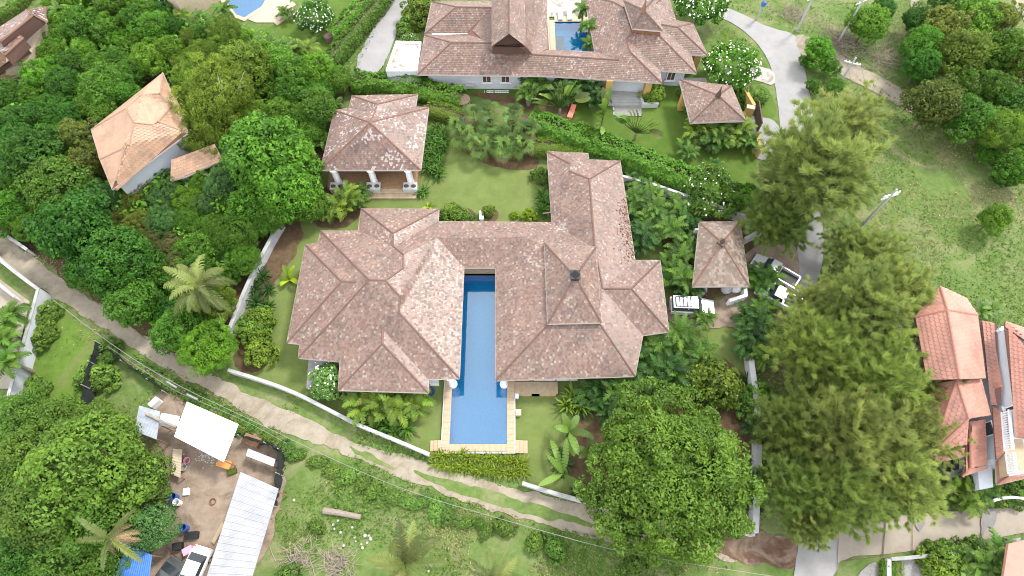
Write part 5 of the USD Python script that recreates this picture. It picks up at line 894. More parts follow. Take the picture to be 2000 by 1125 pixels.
ORD = ['nearest', 'second', 'third', 'fourth', 'fifth', 'sixth', 'seventh', 'eighth', 'ninth', 'tenth', 'eleventh', 'twelfth', 'thirteenth', 'fourteenth', 'fifteenth']
def where(u, v):
    n, a, b = min(MARKS, key=lambda m: (m[1] - u) ** 2 + (m[2] - v) ** 2); dx, dy = u - a, v - b
    w = ('left of' if dx < 0 else 'right of') if abs(dx) > 2 * abs(dy) else ('above' if dy < 0 else 'below') if abs(dy) > 2 * abs(dx) else ('above and ' if dy < 0 else 'below and ') + ('left of' if dx < 0 else 'right of')
    return f'{w} {n}'
def scale_at(u, v, z=0): p = P(u, v, z); d = p - EYE; return FPX / (d[1] * cd - d[2] * sd)
PLANTS = []
def plant(kind, name, desc, cat, u, v, sc=1.0, rz=None, zc=0.0, group=None): PLANTS.append([kind, name, desc, cat, u, v, sc, rz, zc, group])
def settle():
    rng = np.random.default_rng(77); byl = {}
    for p in PLANTS: byl.setdefault(f'{p[2]} {where(p[4], p[5])}', []).append(p)
    for lab, ps in byl.items():
        mk = min(MARKS, key=lambda m: (m[1] - ps[0][4]) ** 2 + (m[2] - ps[0][5]) ** 2); ps.sort(key=lambda p: (p[4] - mk[1]) ** 2 + (p[5] - mk[2]) ** 2)
        for i, p in enumerate(ps): p.append(lab if len(ps) == 1 or len(ps) > 15 else f'{lab}, {ORD[i]}{" of them" if i == 0 else " nearest"}')
        if len(ps) > 15:
            for p in ps: p[9] = p[9] or lab
    for kind, name, desc, cat, u, v, sc, rz, zc, group, lab in PLANTS:
        g = P(u, v, zc); g[2] = 0; copy(kind, name, lab, cat, g, rng.uniform(0, 360) if rz is None else rz, sc if np.ndim(sc) else (sc, sc, sc * rng.uniform(.92, 1.08)), group)

# ---------------------------------------------------------------- kinds of plant
SHAPES = dict(round=dict(R=(3, 3, 2.5), nc=70, cr=.85, nl=100, leaf=.30), loose=dict(R=(3, 3, 2.4), nc=90, cr=.62, nl=85, leaf=.28, up=.3, jit=.8, limbs=16, bare=5, bark='pale_bark'), feather=dict(R=(3.1, 3.1, 2.1), nc=110, cr=.6, nl=110, leaf=.27, asp=.22, up=.5, jit=.6, bare=4, bark='pale_bark'), lobed=dict(R=(3, 3, 2.6), nc=34, cr=1.15, nl=230, leaf=.26, up=.4, jit=.5))
made = set()
def kind_of(shape, colour, var='a'):
    k = f'{shape}_{colour}_tree_{var}'
    if k not in made: made.add(k); tree_kind(k, colour, 100 + len(made), H=4.2, **SHAPES[shape])
    return k
def tree(u, v, rpx, shape, colour, desc, name='broadleaf_tree', tall=1.0, group='trees of the wooded slope on the left', cat='tree'):
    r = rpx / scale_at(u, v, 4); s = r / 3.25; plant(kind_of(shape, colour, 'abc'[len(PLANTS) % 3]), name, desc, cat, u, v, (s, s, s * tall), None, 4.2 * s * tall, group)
leaf_mat('fallen_leaf', three((.15, .068, .04)))
# ---------------------------------------------------------------- the wooded slope on the left
DESC = dict(deep='dense deep green tree', mid='mid green leafy tree', bright='bright green leafy tree', blue='blue-green feathery tree', olive='olive green tree', yellow='yellow-green feathery tree', brown='brown-tipped feathery tree', mango='rounded mango tree')
SEEDS = [(150, 430, 'deep', 'round'), (250, 540, 'deep', 'round'), (60, 330, 'mid', 'loose'), (320, 420, 'blue', 'feather'), (260, 400, 'olive', 'feather'), (370, 350, 'bright', 'feather'), (420, 450, 'mid', 'feather'), (315, 500, 'brown', 'feather'), (340, 560, 'mid', 'loose'), (400, 690, 'bright', 'feather'), (330, 640, 'deep', 'loose'), (450, 690, 'yellow', 'feather'),
         (420, 190, 'yellow', 'feather'), (470, 230, 'yellow', 'feather'), (380, 130, 'yellow', 'feather'), (250, 160, 'mid', 'round'), (220, 100, 'bright', 'loose'), (150, 160, 'deep', 'round'), (90, 230, 'deep', 'round'), (280, 90, 'bright', 'loose'), (190, 60, 'mid', 'loose'), (120, 60, 'bright', 'round'), (250, 30, 'mid', 'loose'), (330, 40, 'deep', 'loose'),
         (110, 130, 'bright', 'loose'), (40, 250, 'deep', 'round'), (30, 380, 'mid', 'loose'), (560, 130, 'bright', 'round'), (600, 190, 'mid', 'round'), (520, 160, 'mid', 'loose'), (620, 130, 'bright', 'loose'), (520, 310, 'bright', 'round'), (560, 380, 'mid', 'round'), (440, 350, 'blue', 'feather'), (200, 200, 'mid', 'round'), (140, 300, 'olive', 'loose'), (90, 400, 'mid', 'feather')]
FOREST = Polygon([(-30, 160), (30, 165), (85, 120), (105, 60), (95, 0), (150, -30), (300, -20), (330, 40), (420, 60), (520, 80), (560, 95), (620, 120), (665, 150), (650, 200), (625, 250), (610, 330), (610, 400), (560, 415), (505, 455), (455, 540), (425, 610), (440, 690), (395, 715), (330, 660), (245, 590), (165, 530), (90, 465), (40, 440), (-30, 400)])
KEEP = [Polygon([(178, 254), (318, 143), (372, 262), (225, 372)]), Polygon([(333, 353), (335, 310), (425, 303), (362, 345)]), Polygon([(318, 308), (367, 262), (364, 285), (335, 312)]), Polygon([(0, 82), (85, 12), (86, 40), (45, 110), (0, 140)])]
BIG = [(520, 300, 78, 'round', 'bright'), (560, 365, 58, 'round', 'bright'), (150, 440, 68, 'round', 'deep'), (235, 510, 62, 'round', 'deep'), (265, 590, 50, 'round', 'deep'), (425, 190, 72, 'feather', 'yellow'), (400, 262, 50, 'feather', 'yellow'), (405, 680, 55, 'feather', 'bright'), (345, 640, 45, 'round', 'mid'), (195, 300 + 90, 40, 'feather', 'blue'), (115, 360, 55, 'round', 'mid'), (60, 300, 55, 'round', 'deep'), (480, 130, 50, 'loose', 'yellow'), (490, 395, 45, 'loose', 'mid'), (330, 225, 0, '', '')]
frng = np.random.default_rng(12); disc = []
for u, v, r, s, c in BIG:
    if r: disc.append((u, v, r)); tree(u, v, r, s, c, 'large ' + DESC[c])
for _ in range(6000):
    u, v = frng.uniform(-30, 670), frng.uniform(-30, 720); r = frng.uniform(27, 46) * (.8 + .25 * v / 700)
    pt = shapely.Point(u, v)
    if not FOREST.contains(pt) or any(k.distance(pt) < r * .62 for k in KEEP): continue
    if any((u - a) ** 2 + (v - b) ** 2 < ((r + q) * .52) ** 2 for a, b, q in disc): continue
    j = min(SEEDS, key=lambda s: (s[0] - u + frng.normal(0, 18)) ** 2 + (s[1] - v + frng.normal(0, 18)) ** 2); disc.append((u, v, r)); tree(u, v, r, j[3], j[2], DESC[j[2]])
# undergrowth closing the floor between them
urng = np.random.default_rng(3); n = 60000; x0, y0, x1, y1 = FOREST.bounds
uv = np.c_[urng.uniform(x0, x1, n), urng.uniform(y0, y1, n)]; uv = uv[shapely.contains_xy(FOREST, uv[:, 0], uv[:, 1])]
for k in KEEP: uv = uv[~shapely.contains_xy(k.buffer(8), uv[:, 0], uv[:, 1])]
g = P(uv[:, 0], uv[:, 1], 0); g[:, 2] = urng.uniform(.1, 2.8, len(g)) * (.4 + meshkit.fbm(g * .5, 3, 2)); v, f, t = leaves(g, unit(rv(urng, len(g)) * .6 + [0, 0, 1]), .5, urng, .6)
single('undergrowth', (v, f), 'bright', 'leafy undergrowth filling the gaps under the trees on the left', kind='stuff', tone=t)

# ---------------------------------------------------------------- trees elsewhere
G2 = 'trees on the slope at the right'
for u, v, r, s, c, d, tl in [(1695, 45, 38, 'round', 'bright', 'round dark-shadowed bright green tree', 1), (1722, 20, 24, 'round', 'deep', 'small deep green tree', 1), (1792, 40, 31, 'round', 'deep', 'round deep green tree', 1), (1797, 85, 33, 'round', 'mid', 'upright mid green tree', 1.2), (1800, 128, 32, 'round', 'deep', 'upright deep green tree', 1.2), (1848, 55, 43, 'round', 'olive', 'olive green tree', 1), (1880, 108, 46, 'round', 'yellow', 'yellow-green tree', 1.1), (1900, 35, 45, 'round', 'bright', 'bright green tree', 1),
        (1960, 100, 46, 'loose', 'mid', 'tall loose mid green tree', 1.1), (1950, 40, 40, 'loose', 'olive', 'loose olive tree', 1), (1826, 205, 48, 'round', 'olive', 'yellowish olive tree', 1.1), (1880, 168, 40, 'loose', 'mid', 'whitish green shrubby tree', 1), (1893, 232, 48, 'round', 'deep', 'shaded deep green tree', 1), (1950, 250, 48, 'feather', 'yellow', 'weeping yellow-green tree', 1), (1990, 330, 40, 'loose', 'mid', 'mid green tree', 1), (1930, 170, 40, 'loose', 'mid', 'mid green tree', 1), (1985, 205, 40, 'round', 'deep', 'deep green tree', 1),
        (1860, 5, 38, 'round', 'mid', 'mid green tree', 1), (1995, 130, 42, 'loose', 'olive', 'olive tree', 1), (1945, 425, 27, 'round', 'bright', 'lone bright green round bush', 1.3), (1998, 265, 35, 'loose', 'deep', 'deep green tree', 1), (1990, 30, 0, '', '', '', 1), (1930, 300, 26, 'loose', 'mid', 'low green bush', .8), (1965, 345, 24, 'loose', 'deep', 'low dark bush', .8),
        (1600, 100, 33, 'loose', 'bright', 'ragged bright green shrub', .9), (1622, 130, 20, 'loose', 'bright', 'small ragged shrub', .9), (1590, 168, 17, 'loose', 'mid', 'low roadside shrub', .8), (1632, 165, 18, 'loose', 'mid', 'low roadside shrub', .8), (1575, 120, 15, 'loose', 'bright', 'small ragged shrub', .8)]:
    if r: tree(u, v, r, s, c, d, 'broadleaf_tree' if r > 30 else 'shrub', tl, G2 if r > 20 else 'low shrubs along the upper road')
for u, v, r, c in [(165, 915, 92, 'mango'), (215, 885, 58, 'mango'), (270, 945, 58, 'mango'), (95, 985, 75, 'mango'), (190, 1010, 66, 'mango'), (60, 890, 60, 'mango'), (40, 815, 48, 'mango'), (110, 830, 50, 'mango'), (25, 960, 55, 'mango'), (60, 1060, 55, 'deep'), (130, 1080, 58, 'mango'), (20, 1110, 45, 'deep'), (215, 1100, 40, 'mango'), (290, 1035, 46, 'blue'), (85, 1120, 40, 'bright'), (160, 1140, 45, 'mango'), (335, 900, 0, ''), (185, 820, 36, 'mango')]:
    if r: tree(u, v, r, 'lobed', c, 'rounded mango tree crown' if c == 'mango' else DESC[c] if c != 'blue' else 'dense greyish-green mango tree', 'mango_tree', 1.0, 'mango trees at the lower left')
rs = 146 / scale_at(1310, 920, 5)
tree_kind('great_tree', 'big', 900, (rs, rs * .95, rs * .62), 5.6, .4, 'pale_bark', nc=340, cr=.95, nl=190, leaf=.27, low=-.3, asp=.5, up=.35, jit=.7, limbs=14, tsp=.55)
plant('great_tree', 'great_tree', 'very large round green tree', 'tree', 1308, 926, 1.0, 20, 5.6)
for k, kk in ((0, 901), (1, 902)): tree_kind(f'frangipani_{k}', 'mid' if k == 0 else 'big', kk, (2.4, 2.4, 1.5), 2.2, .16, 'pale_bark', 190 if k == 0 else 50, 9, nc=60, cr=.55, nl=60, leaf=.36, low=-.15, asp=.4, up=.4, jit=.6, inner=False)
tree_kind('speckled_bush', 'variegated', 905, (1.6, 1.6, 1.4), 1.5, .1, 'pale_bark', 60, 8, nc=46, cr=.45, nl=60, leaf=.28, low=-.3, asp=.45)
for k, u, v, s, d in [('frangipani_0', 1364, 22, 1.35, 'frangipani tree dotted with white flowers'), ('frangipani_0', 1424, 140, 1.28, 'broad frangipani tree full of white flowers'), ('frangipani_1', 1385, 388, 1.15, 'open frangipani with few white flowers'), ('frangipani_0', 615, 38, .95, 'round shrub dotted with white flowers'), ('speckled_bush', 641, 742, 1.05, 'light green speckled shrub'), ('frangipani_1', 1390, 352, .8, 'small frangipani bush'), ('frangipani_0', 800, 72, .45, 'low shrub covered in white flowers'), ('frangipani_1', 575, 130, .7, 'shrub with pale flowers')]: plant(k, 'frangipani', d, 'tree', u, v, s, None, 1.6)
tree_kind('garden_shrub', 'yellow', 906, (1.5, 1.5, 1.1), 1.0, .08, nc=40, cr=.42, nl=70, leaf=.24, low=-.5); tree_kind('green_shrub', 'weed', 907, (1.5, 1.5, .9), .7, .06, nc=44, cr=.42, nl=70, leaf=.28, low=-.5); tree_kind('lime_bush', 'lime', 908, (.75, .75, .65), .5, .05, nc=40, cr=.2, nl=90, leaf=.13, low=-.6)
plant('lime_bush', 'lime_bush', 'round yellow-lime clipped bush', 'bush', 1033, 421, 1.1, None, .5); plant('lime_bush', 'lime_bush', 'small yellow-lime bush', 'bush', 1004, 420, .6, None, .3)
for u, v, s, k, d in [(1392, 755, 1.5, 'garden_shrub', 'yellow-green shrub'), (1370, 740, 1.1, 'garden_shrub', 'smaller yellow-green shrub'), (1275, 185, .9, 'garden_shrub', 'light green shrub'), (815, 30, 1.2, 'garden_shrub', 'light green shrub'), (825, 8, 1.2, 'garden_shrub', 'light green shrub'), (800, 45, .9, 'green_shrub', 'green shrub'), (790, 60, .8, 'green_shrub', 'green shrub'), (515, 625, .8, 'garden_shrub', 'yellowish low shrub'), (500, 655, .8, 'garden_shrub', 'yellowish low shrub'), (510, 690, .9, 'garden_shrub', 'yellowish low shrub'), (490, 640, .8, 'green_shrub', 'green low shrub'), (885, 420, .8, 'garden_shrub', 'leafy bed shrub'), (905, 425, .7, 'green_shrub', 'leafy bed shrub'), (953, 414, .45, 'garden_shrub', 'small bed shrub'), (860, 425, .6, 'green_shrub', 'leafy bed shrub'), (1470, 780, 1.0, 'green_shrub', 'dark wall shrub'), (1062, 345, .7, 'green_shrub', 'green shrub'), (1345, 200, .7, 'green_shrub', 'green shrub'), (1338, 180, .6, 'garden_shrub', 'light green shrub'), (1475, 190, .8, 'green_shrub', 'green shrub'), (1445, 185, .9, 'green_shrub', 'green shrub'),
        (85, 655, .8, 'green_shrub', 'bright weedy bush'), (72, 765, .8, 'green_shrub', 'bright weedy bush'), (205, 690, .8, 'green_shrub', 'bright weedy bush'), (192, 735, 1.0, 'green_shrub', 'bright weedy bush'), (90, 615, .8, 'green_shrub', 'bright weedy bush'), (560, 1125, .6, 'green_shrub', 'field bush'), (620, 1030, .4, 'green_shrub', 'field bush'), (1045, 1058, .5, 'green_shrub', 'field bush'), (1085, 1070, .6, 'green_shrub', 'field bush'), (1240, 1105, .6, 'green_shrub', 'field bush'), (985, 1030, .5, 'green_shrub', 'field bush'), (1000, 985, 0, '', ''), (1900, 1085, .8, 'green_shrub', 'clipped bush'), (1950, 1088, .9, 'green_shrub', 'leafy bush'), (1940, 962, .7, 'green_shrub', 'leafy bush'), (1985, 955, .8, 'green_shrub', 'leafy bush'), (1830, 1105, .9, 'garden_shrub', 'clipped bush'), (1850, 1085, .9, 'green_shrub', 'clipped bush')]:
    if s: plant(k, 'shrub', d, 'shrub', u, v, s, None, .8 * s)
srng = np.random.default_rng(31)
for k in range(22):
    f = k / 21; pts = np.array([(380, 768), (430, 800), (480, 830), (560, 868), (640, 905), (700, 932), (760, 962), (830, 985), (900, 1008), (960, 1025)]); i = f * 9; a = pts[min(int(i), 8)] * (1 - i % 1) + pts[min(int(i) + 1, 9)] * (i % 1) if f < 1 else pts[9]
    plant('green_shrub', 'roadside_shrub', 'low creeping lane bush', 'shrub', a[0] + srng.normal(0, 6), a[1] + 7 + srng.normal(0, 5), (srng.uniform(.3, .62), srng.uniform(.3, .62), srng.uniform(.2, .35)), None, .3, 'creeping bushes along the lower edge of the lane')

# ---------------------------------------------------------------- casuarinas
casuarina('casuarina_a', 41, 5.0, 7.5, 105, 640, 'casuarina'); casuarina('casuarina_b', 42, 5.0, 7.0, 115, 620, 'casuarina_dark'); casuarina('casuarina_c', 43, 5.0, 7.5, 60, 520, 'casuarina')
for u, v, r, k, d in [(1605, 320, 122, 'a', 'tall olive casuarina'), (1655, 235, 90, 'c', 'wispy olive casuarina'), (1530, 425, 75, 'b', 'dark feathery casuarina'), (1550, 340, 78, 'a', 'olive casuarina'), (1690, 600, 100, 'a', 'large olive casuarina'), (1760, 570, 85, 'c', 'wispy casuarina with thin outer branches'), (1600, 680, 95, 'b', 'dark green casuarina'), (1720, 720, 110, 'b', 'dark green casuarina'), (1560, 830, 85, 'b', 'dark green casuarina'), (1660, 840, 105, 'a', 'large olive casuarina'), (1770, 830, 85, 'a', 'olive casuarina'), (1560, 950, 80, 'b', 'dark green casuarina'), (1650, 960, 100, 'b', 'dark green casuarina'), (1760, 940, 88, 'a', 'olive casuarina'), (1580, 1020, 60, 'a', 'low olive casuarina'), (1840, 640, 60, 'c', 'wispy casuarina branch tips over the salmon roof'), (1862, 720, 55, 'c', 'wispy casuarina'), (1715, 490, 75, 'c', 'wispy low casuarina'), (1825, 760, 70, 'c', 'wispy casuarina'), (1830, 860, 62, 'c', 'wispy casuarina'), (1660, 480, 60, 'c', 'wispy low casuarina'), (1590, 590, 60, 'c', 'wispy casuarina')]:
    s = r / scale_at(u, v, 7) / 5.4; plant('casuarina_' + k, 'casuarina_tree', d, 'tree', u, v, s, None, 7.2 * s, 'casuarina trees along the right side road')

# ---------------------------------------------------------------- palms and large-leaved plants
coconut('coconut_a', 6.5, 22, 3.6, 'coco', 51, 5, (.5, -.3)); coconut('coconut_b', 6.0, 13, 3.6, 'coco', 53, 0, (.3, .2), 1.1); coconut('coconut_dry', 6.0, 6, 3.2, 'coco', 52, 12, (.2, .2), 1.2, .5); coconut('slim_palm', 3.6, 13, 2.0, 'palm', 54, 1, (.1, 0), 1.5, .7)
plant('coconut_a', 'coconut_palm', 'large yellowish coconut palm', 'palm', 381, 562, 1.0, 30, 6.3); plant('coconut_dry', 'coconut_palm', 'half dead coconut palm with brown fronds', 'palm', 214, 1058, 1.0, 10, 5.8); plant('coconut_b', 'coconut_palm', 'coconut palm seen from straight above', 'palm', 790, 1112, 1.0, 60, 6.0); plant('coconut_b', 'coconut_palm', 'coconut palm cut by the lower frame edge', 'palm', 975, 1138, .8, 160, 5.0)
for i, (sd_, c) in enumerate([(61, 'palm'), (62, 'palm'), (63, 'dark_palm'), (64, 'yellow'), (65, 'strap')]): areca(f'areca_{i}', sd_, c)
A = 'areca palms in the villa gardens'
for u, v, s, k in [(1240, 398, 1.0, 0), (1280, 392, .95, 1), (1318, 405, .9, 0), (1248, 462, 1.05, 2), (1296, 452, 1.0, 1), (1340, 440, .9, 2), (1332, 490, .95, 0), (1318, 545, .95, 1), (1342, 560, .8, 2), (1356, 478, .8, 0), (1270, 430, .9, 0), (1310, 520, .8, 1),
                   (1278, 688, 1.05, 0), (1330, 668, 1.05, 1), (1362, 690, .95, 0), (1248, 724, 1.05, 2), (1200, 748, 1.0, 1), (1300, 730, 1.05, 2), (1345, 728, .9, 1), (1160, 762, .9, 2), (1230, 770, .9, 0), (1185, 790, .8, 2), (1375, 620, .6, 0), (1470, 625, .95, 2), (1495, 600, .7, 1), (1462, 665, .9, 2), (1490, 690, .8, 0), (1492, 548, .9, 4), (1480, 530, .6, 4),
                   (672, 392, 1.0, 3), (700, 385, .75, 0), (650, 410, .7, 3), (1040, 172, 1.15, 1), (1125, 158, 1.2, 2), (1105, 172, 1.0, 0), (1160, 190, .9, 2), (1145, 150, 1.0, 1), (1370, 252, 1.0, 3), (1405, 262, 1.05, 0), (1440, 256, 1.0, 3), (1460, 272, .8, 0), (1385, 270, .8, 2), (1340, 292, .75, 1), (1250, 152, 0, 0), (715, 782, 1.0, 3), (765, 788, 1.05, 3), (808, 776, .9, 3), (700, 770, .8, 0), (785, 800, .7, 0),
                   (555, 105, 1.1, 1), (520, 100, 1.1, 0), (590, 100, 1.0, 3), (480, 92, 1.0, 1), (450, 75, 1.0, 3), (345, 40, 1.0, 3), (385, 45, 1.0, 0), (415, 55, .9, 3), (645, 215, .8, 0), (640, 270, .8, 1), (560, 25, .6, 0), (1385, 780, .6, 0), (1915, 948, .8, 0), (1885, 968, .8, 3), (1915, 1100, 1.0, 1), (1970, 1098, 1.0, 4), (1115, 1130, 0, 0), (1480, 840, .7, 2), (1480, 950, .7, 2), (1395, 325, .6, 4), (1245, 350, .8, 4), (1262, 372, .8, 0)]:
    if s: plant(f'areca_{k}', 'areca_palm', ['mid green areca palm clump', 'arching areca palm clump', 'dark green areca palm clump', 'yellowish areca palm clump', 'glossy broad areca clump'][k], 'palm', u, v, s, None, 1.6 * s, A)
for u, v, s in [(22, 612, 1.0), (8, 668, 1.0), (18, 705, 1.0), (-5, 640, 1.0), (440, 20, .9), (1215, 55, 0), (116, 20, .9), (1140, 18, .8), (1150, 55, .8), (1152, 88, .7), (505, 370, .9)]:
    if s: plant('slim_palm', 'slim_palm', 'slim feather palm', 'palm', u, v, s, None, 3.4 * s, 'slim feather palms')
fan_palm('fan_palm_a', 71); fan_palm('fan_palm_b', 72, 2.3)
for u, v, k, s in [(905, 265, 'a', 1.2), (938, 282, 'a', 1.2), (960, 255, 'b', 1.1), (925, 232, 'b', 1.1), (955, 222, 'b', 1.0), (985, 290, 'a', 1.15), (1020, 285, 'a', 1.15), (1000, 258, 'b', 1.1), (1030, 262, 'b', 1.1), (1003, 232, 'b', 1.0), (968, 285, 'a', .9), (890, 245, 'a', .9)]: plant('fan_palm_' + k, 'fan_palm', 'shaggy fan palm in the lawn cluster', 'palm', u, v, s, None, 1.7 * s, 'fan palms in two clusters on the lawn')
traveller('traveller_a', 81); traveller('traveller_b', 82)
plant('traveller_a', 'traveller_palm', 'flat fan-shaped traveller palm', 'palm', 1094, 213, 1.1, 10, 1.3); plant('traveller_b', 'traveller_palm', 'traveller palm seen nearly edge-on', 'palm', 1176, 238, 1.1, 78, 1.3); plant('traveller_a', 'traveller_palm', 'leaning traveller palm with dry leaf tips', 'palm', 1242, 262, 1.0, -25, 1.0)
banana('banana_a', 91); banana('banana_b', 92, 6, 3.4, .6, 1.6, 'banana', .9); banana('young_banana', 93, 6, 1.4, .42, .5, 'lime', 0)
plant('young_banana', 'banana_plant', 'young lime green banana plant', 'plant', 566, 546, 1.2, 40, .5); plant('banana_a', 'banana_plant', 'banana plant with upright paddle leaves', 'plant', 1112, 842, .95, 200, 1.8); plant('banana_b', 'banana_plant', 'banana plant with long ragged leaves', 'plant', 1100, 925, 1.0, 150, 1.6); plant('young_banana', 'banana_plant', 'small young banana plant', 'plant', 838, 404, .8, None, .5); plant('banana_a', 'banana_plant', 'banana plant', 'plant', 1150, 885, .7, None, 1.2)
for u, v, s in [(1905, 1105, .8), (1945, 1110, .8), (1870, 1105, .7), (1985, 1075, .8), (1915, 612, .6), (1935, 605, .6), (465, 655, .6), (578, 175, .7), (1895, 1080, .6)]: plant('banana_a', 'banana_plant', 'broad-leaved banana plant', 'plant', u, v, s, None, 1.4 * s)
rosette('cycad', 101, 30, 1.25, .16, 'dark_palm', 1.2, -.1, 1.0); rosette('strap_plant', 102, 22, 1.3, .17, 'strap', 1.35, .3, 1.3); rosette('rhapis', 103, 26, .75, .09, 'bamboo', 1.4, -.1, .9, nn=3); rosette('agave', 104, 20, .8, .12, 'weed', 1.3, .1, .6); rosette('yellow_strap', 105, 26, 1.4, .16, 'yellow', 1.4, 0, 1.0)
for u, v, s in [(512, 540, 1.0), (496, 562, 1.0), (522, 565, .9), (500, 590, 1.1), (520, 598, .9), (1460, 742, .9), (1485, 660, .8), (1100, 905, 1.1), (1088, 890, .9), (1130, 960, .8), (1318, 352, .7), (1115, 790, .8), (1140, 800, .9), (575, 1005, 0), (1475, 590, .7), (1480, 812, .8), (1478, 905, .8), (1476, 990, .8), (505, 520, .8)]:
    if s: plant('cycad', 'cycad', 'dark spiky rosette plant', 'plant', u, v, s, None, .4)
for k in range(17): u, v = 846 + 14 * math.sin(k * 2.1) + (8 if k < 9 else 0), 248 + k * 5.6; plant('strap_plant', 'strap_plant', 'long-leaved plant', 'plant', u, v, srng.uniform(.85, 1.2), None, .6, 'long-leaved plants along the pavilion side')
for u, v, s in [(1060, 380, 1.0), (1066, 398, 1.0), (1058, 408, .9), (1068, 415, .9), (1062, 392, 1.0), (828, 372, .9), (855, 388, 0)]:
    if s: plant('strap_plant', 'strap_plant', 'long-leaved plant', 'plant', u, v, s, None, .5, 'long-leaved plants along the north wing' if u > 1000 else None)
plant('agave', 'agave', 'grey-green spiky tuft', 'plant', 905, 421, 1.0); plant('agave', 'agave', 'blue-green spiky tuft', 'plant', 660, 953, 1.0); plant('agave', 'agave', 'dark blue-green spiky tuft', 'plant', 735, 963, 1.1); plant('agave', 'agave', 'pale spiky tuft', 'plant', 822, 380, 1.2)
for u, v, s in [(1122, 775, 1.4), (1108, 790, 1.2), (1135, 790, 1.2)]: plant('yellow_strap', 'strap_plant', 'yellow-green strap-leaved plant', 'plant', u, v, s, None, .8)
for k in range(46):
    u = 848 + (k % 23) * 8.0 + srng.normal(0, 2); v = 884 + 12 * (k // 23) + .10 * (u - 848) + srng.normal(0, 3) + (8 if k >= 23 else 0); plant('rhapis', 'rhapis_plant', 'yellow-green tuft in the hedge', 'plant', u, v, srng.uniform(.95, 1.3), None, .9, 'leafy tufts of the hedge at the pool end')
for k, (u, v) in enumerate([(742, 818), (760, 830), (780, 826), (795, 838), (770, 845), (735, 835), (750, 800), (765, 805)]): plant('banana_a' if 0 else 'strap_plant', 'bed_plant', 'bright broad-leaved bed plant', 'plant', u, v, 1.0, None, .5, 'bright plants in the bed below the left wing')

# ---------------------------------------------------------------- hedges
hedge('tall leafy hedge running behind the pavilion roof', [(695, 172), (745, 175), (800, 182), (850, 195), (905, 208)], 2.8, 2.1, 'hedge', 201, .26, 90, .35)
hedge('rounded clipped hedge right of the pavilion', [(838, 222), (868, 226), (905, 242)], 2.2, 1.6, 'clipped', 202, .13, 170, .12)
hedge('rounded clipped hedge above the north wing', [(1040, 296), (1085, 296), (1138, 305)], 2.4, 1.7, 'clipped', 203, .13, 170, .12)
hedge('long leafy hedge dividing the two villas', [(1035, 252), (1085, 268), (1140, 288), (1200, 308), (1270, 338), (1340, 366), (1400, 388), (1480, 412)], 3.2, 2.4, 'hedge', 204, .27, 130, .3)
hedge('darker clipped hedge below the long hedge', [(1120, 302), (1180, 318), (1250, 345), (1330, 375), (1400, 400), (1480, 425)], 1.9, 1.4, 'deep', 205, .15, 130, .1)
hedge('bright hedge along the left side of the back lane', [(630, 150), (665, 112), (700, 72), (735, 28), (765, -12)], 2.4, 1.8, 'hedge', 206, .24, 70, .3)
hedge('second looser hedge inside the back lane hedge', [(645, 80), (690, 40), (725, 5), (740, -20)], 2.0, 1.6, 'bright', 207, .26, 60, .4)
hedge('clipped green hedge block at the lower edge, left of the planter wall', [(1727, 1098), (1724, 1150)], 1.0, .9, 'hedge', 208, .12, 170, .1); hedge('yellowish hedge block at the lower edge, right of the planter wall', [(1748, 1098), (1748, 1150)], .8, .8, 'yellow', 209, .12, 170, .1)
hedge('bright hedge strip behind the brown tiled house', [(-10, 48), (20, 34), (48, 12), (60, -8)], 1.6, 1.4, 'bright', 210, .25, 60, .25)
hedge('weedy bank along the lane above the sheds', [(255, 705), (320, 742), (372, 772), (430, 806)], 1.1, .4, 'weed', 211, .25, 40, .6, 'weed_bank', 'bank of weeds')
hedge('low clipped hedge beside the yellow gate wall', [(1460, 172), (1450, 200), (1462, 215)], 1.0, .8, 'hedge', 212, .14, 110, .15)
settle()

# ---------------------------------------------------------------- wild ground cover, dead brush
grng = np.random.default_rng(9); N = 260000
uv = np.c_[grng.uniform(-20, 2020, N), grng.uniform(-20, 1145, N)]
clear = [Polygon(LAWN).buffer(4), Polygon(L_LANE).buffer(-3), FOREST.buffer(-10), Polygon([(300, 770), (345, 785), (475, 850), (545, 885), (540, 960), (505, 1140), (265, 1160), (300, 1060), (335, 960), (325, 880), (295, 830)]),
         Polygon([(860, 175), (1480, 110), (1480, 400), (1330, 360), (1100, 270), (900, 190)]), Polygon([(690, 150), (740, 150), (812, -20), (778, -20)]), Polygon([(1395, 0), (1440, 20), (1556, 64), (1590, 215), (1605, 480), (1600, 640), (1440, 650), (1460, 480), (1530, 470), (1520, 250), (1475, 240), (1480, 90), (1400, 40)]), Polygon([(815, -20), (1400, -20), (1385, 110), (1290, 165), (750, 190), (760, 60)]),
         Polygon(road_px), Polygon([(1580, 1020), (1640, 1030), (1634, 1140), (1548, 1150), (1556, 1070)]), Polygon([(0, 480), (75, 560), (20, 780), (-30, 780)]), Polygon([(1330, 1020), (1480, 1040), (1565, 1058), (1560, 1115), (1390, 1075)]), Polygon([(1550, 64), (1660, 125), (1800, 205), (1830, 250), (1730, 180), (1600, 108)]), Polygon([(430, -20), (780, -20), (640, 150), (560, 110), (430, 60)]), Polygon([(1560, 1080), (2050, 1040), (2050, 1150), (1560, 1150)])]
keep = np.ones(len(uv), bool)
for c in clear: keep &= ~shapely.contains_xy(c, uv[:, 0], uv[:, 1])
field = shapely.contains_xy(Polygon([(90, 590), (212, 672), (196, 730), (180, 805), (40, 790), (62, 690)]), uv[:, 0], uv[:, 1]); keep &= ~(field & (grng.random(len(uv)) < .75))
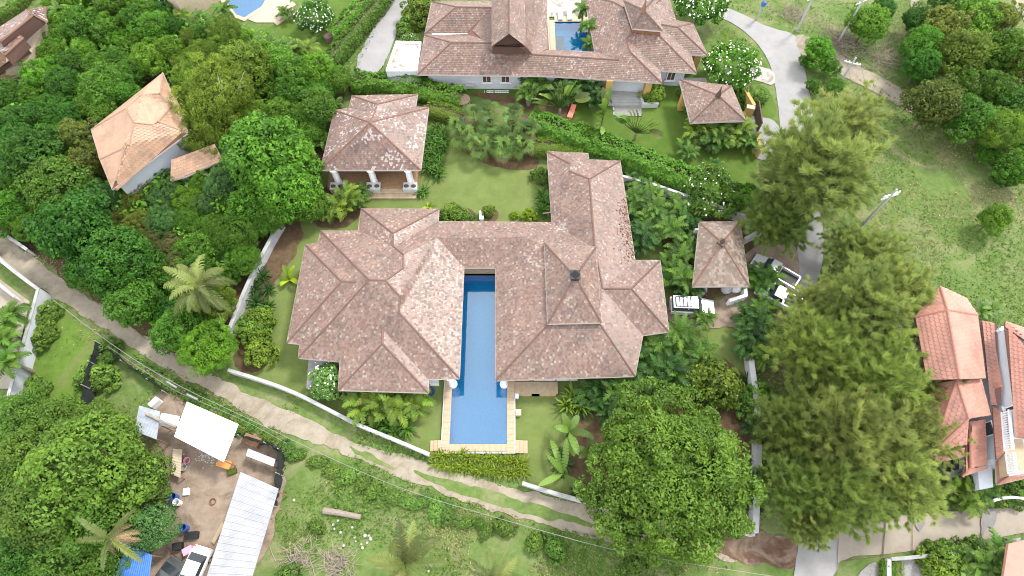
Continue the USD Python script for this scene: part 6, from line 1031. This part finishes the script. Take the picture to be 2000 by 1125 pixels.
uv = uv[keep]; g = P(uv[:, 0], uv[:, 1], 0); dens = meshkit.fbm(np.c_[g[:, :2] * .16, g[:, 2]], 4, 21); k = dens > np.where(uv[:, 0] > 1550, .27, .41) + .15 * grng.random(len(g)); g, dens = g[k], dens[k]
g[:, 2] = grng.uniform(.02, .24, len(g)) * np.clip((dens - .4) * 5, .3, 1.6); sel = meshkit.fbm(np.c_[g[:, :2] * .09, g[:, 2] * 0 + 5], 3, 33) + grng.normal(0, .06, len(g))
for nm, mt, m, sz, lb in (('weeds', 'weed', sel > .5, .22, 'low green weeds growing in the rough grass'), ('dry_grass', 'straw', sel < .40, .2, 'dry straw-coloured grass in the rough field'), ('coarse_grass', 'yellow', (sel >= .40) & (sel <= .5), .2, 'coarse yellow-green grass tufts in the rough field')):
    c = g[m]; v, f, t = leaves(c, unit(rv(grng, len(c)) * .75 + [0, 0, .8]), sz, grng, .42); single(nm, (v, f), mt, lb, kind='stuff', tone=t)
def brush(label, u, v, r, n, seed):
    rng = np.random.default_rng(seed); b = MB(); c = P(u, v, 0)
    for k in range(n):
        a = c + [*rng.normal(0, r * .4, 2), 0]; d = unit(np.r_[rng.normal(0, 1, 2), rng.uniform(.2, .9)]); L = rng.uniform(.5, 1.3) * r * .7; m = a + d * L * .5 + rng.normal(0, .08, 3); e = a + d * L + rng.normal(0, .15, 3) - [0, 0, .15]; b.tube([a, np.maximum(m, [-99, -99, .02]), np.maximum(e, [-99, -99, .02])], [.035, .025, .01], 3, False)
    single('dead_brush', b.mesh(), 'deadwood', label, None, None, 'stuff')
brush('grey dead brush beside the long shed', 585, 1098, 1.8, 130, 1); brush('second heap of grey dead branches in the lower field', 660, 1098, 1.6, 150, 2); brush('brown dead brush by the bend of the upper road', 1550, 30, 2.5, 120, 3); brush('dry twigs beside the pole at the top', 1640, 85, 3.5, 200, 4); brush('dry twigs below the side path', 1720, 115, 3.0, 140, 5); brush('broken dry branches at the end of the back lane', 690, 158, 1.3, 60, 6)

lrng = np.random.default_rng(17); n_ = 280; A_, B_, C_ = pm['n4'], pm['q4'], pm['t1']; nn_ = np.cross(B_ - A_, C_ - A_); nn_ = unit(nn_ if nn_[2] > 0 else -nn_)
s_ = lrng.random(n_); o_ = A_ + (B_ - A_) * (.38 + .6 * s_)[:, None] + (C_ - B_) * (np.abs(lrng.normal(0, .16, n_)) + .01)[:, None]; v, f, t = leaves(o_ + nn_ * .09, unit(nn_ + lrng.normal(0, .2, (n_, 3))), .2, lrng, .5)
single('leaf_litter', (v, f), 'fallen_leaf', 'rust-brown fallen leaves on the roof edge under the areca palms', kind='stuff', tone=t)
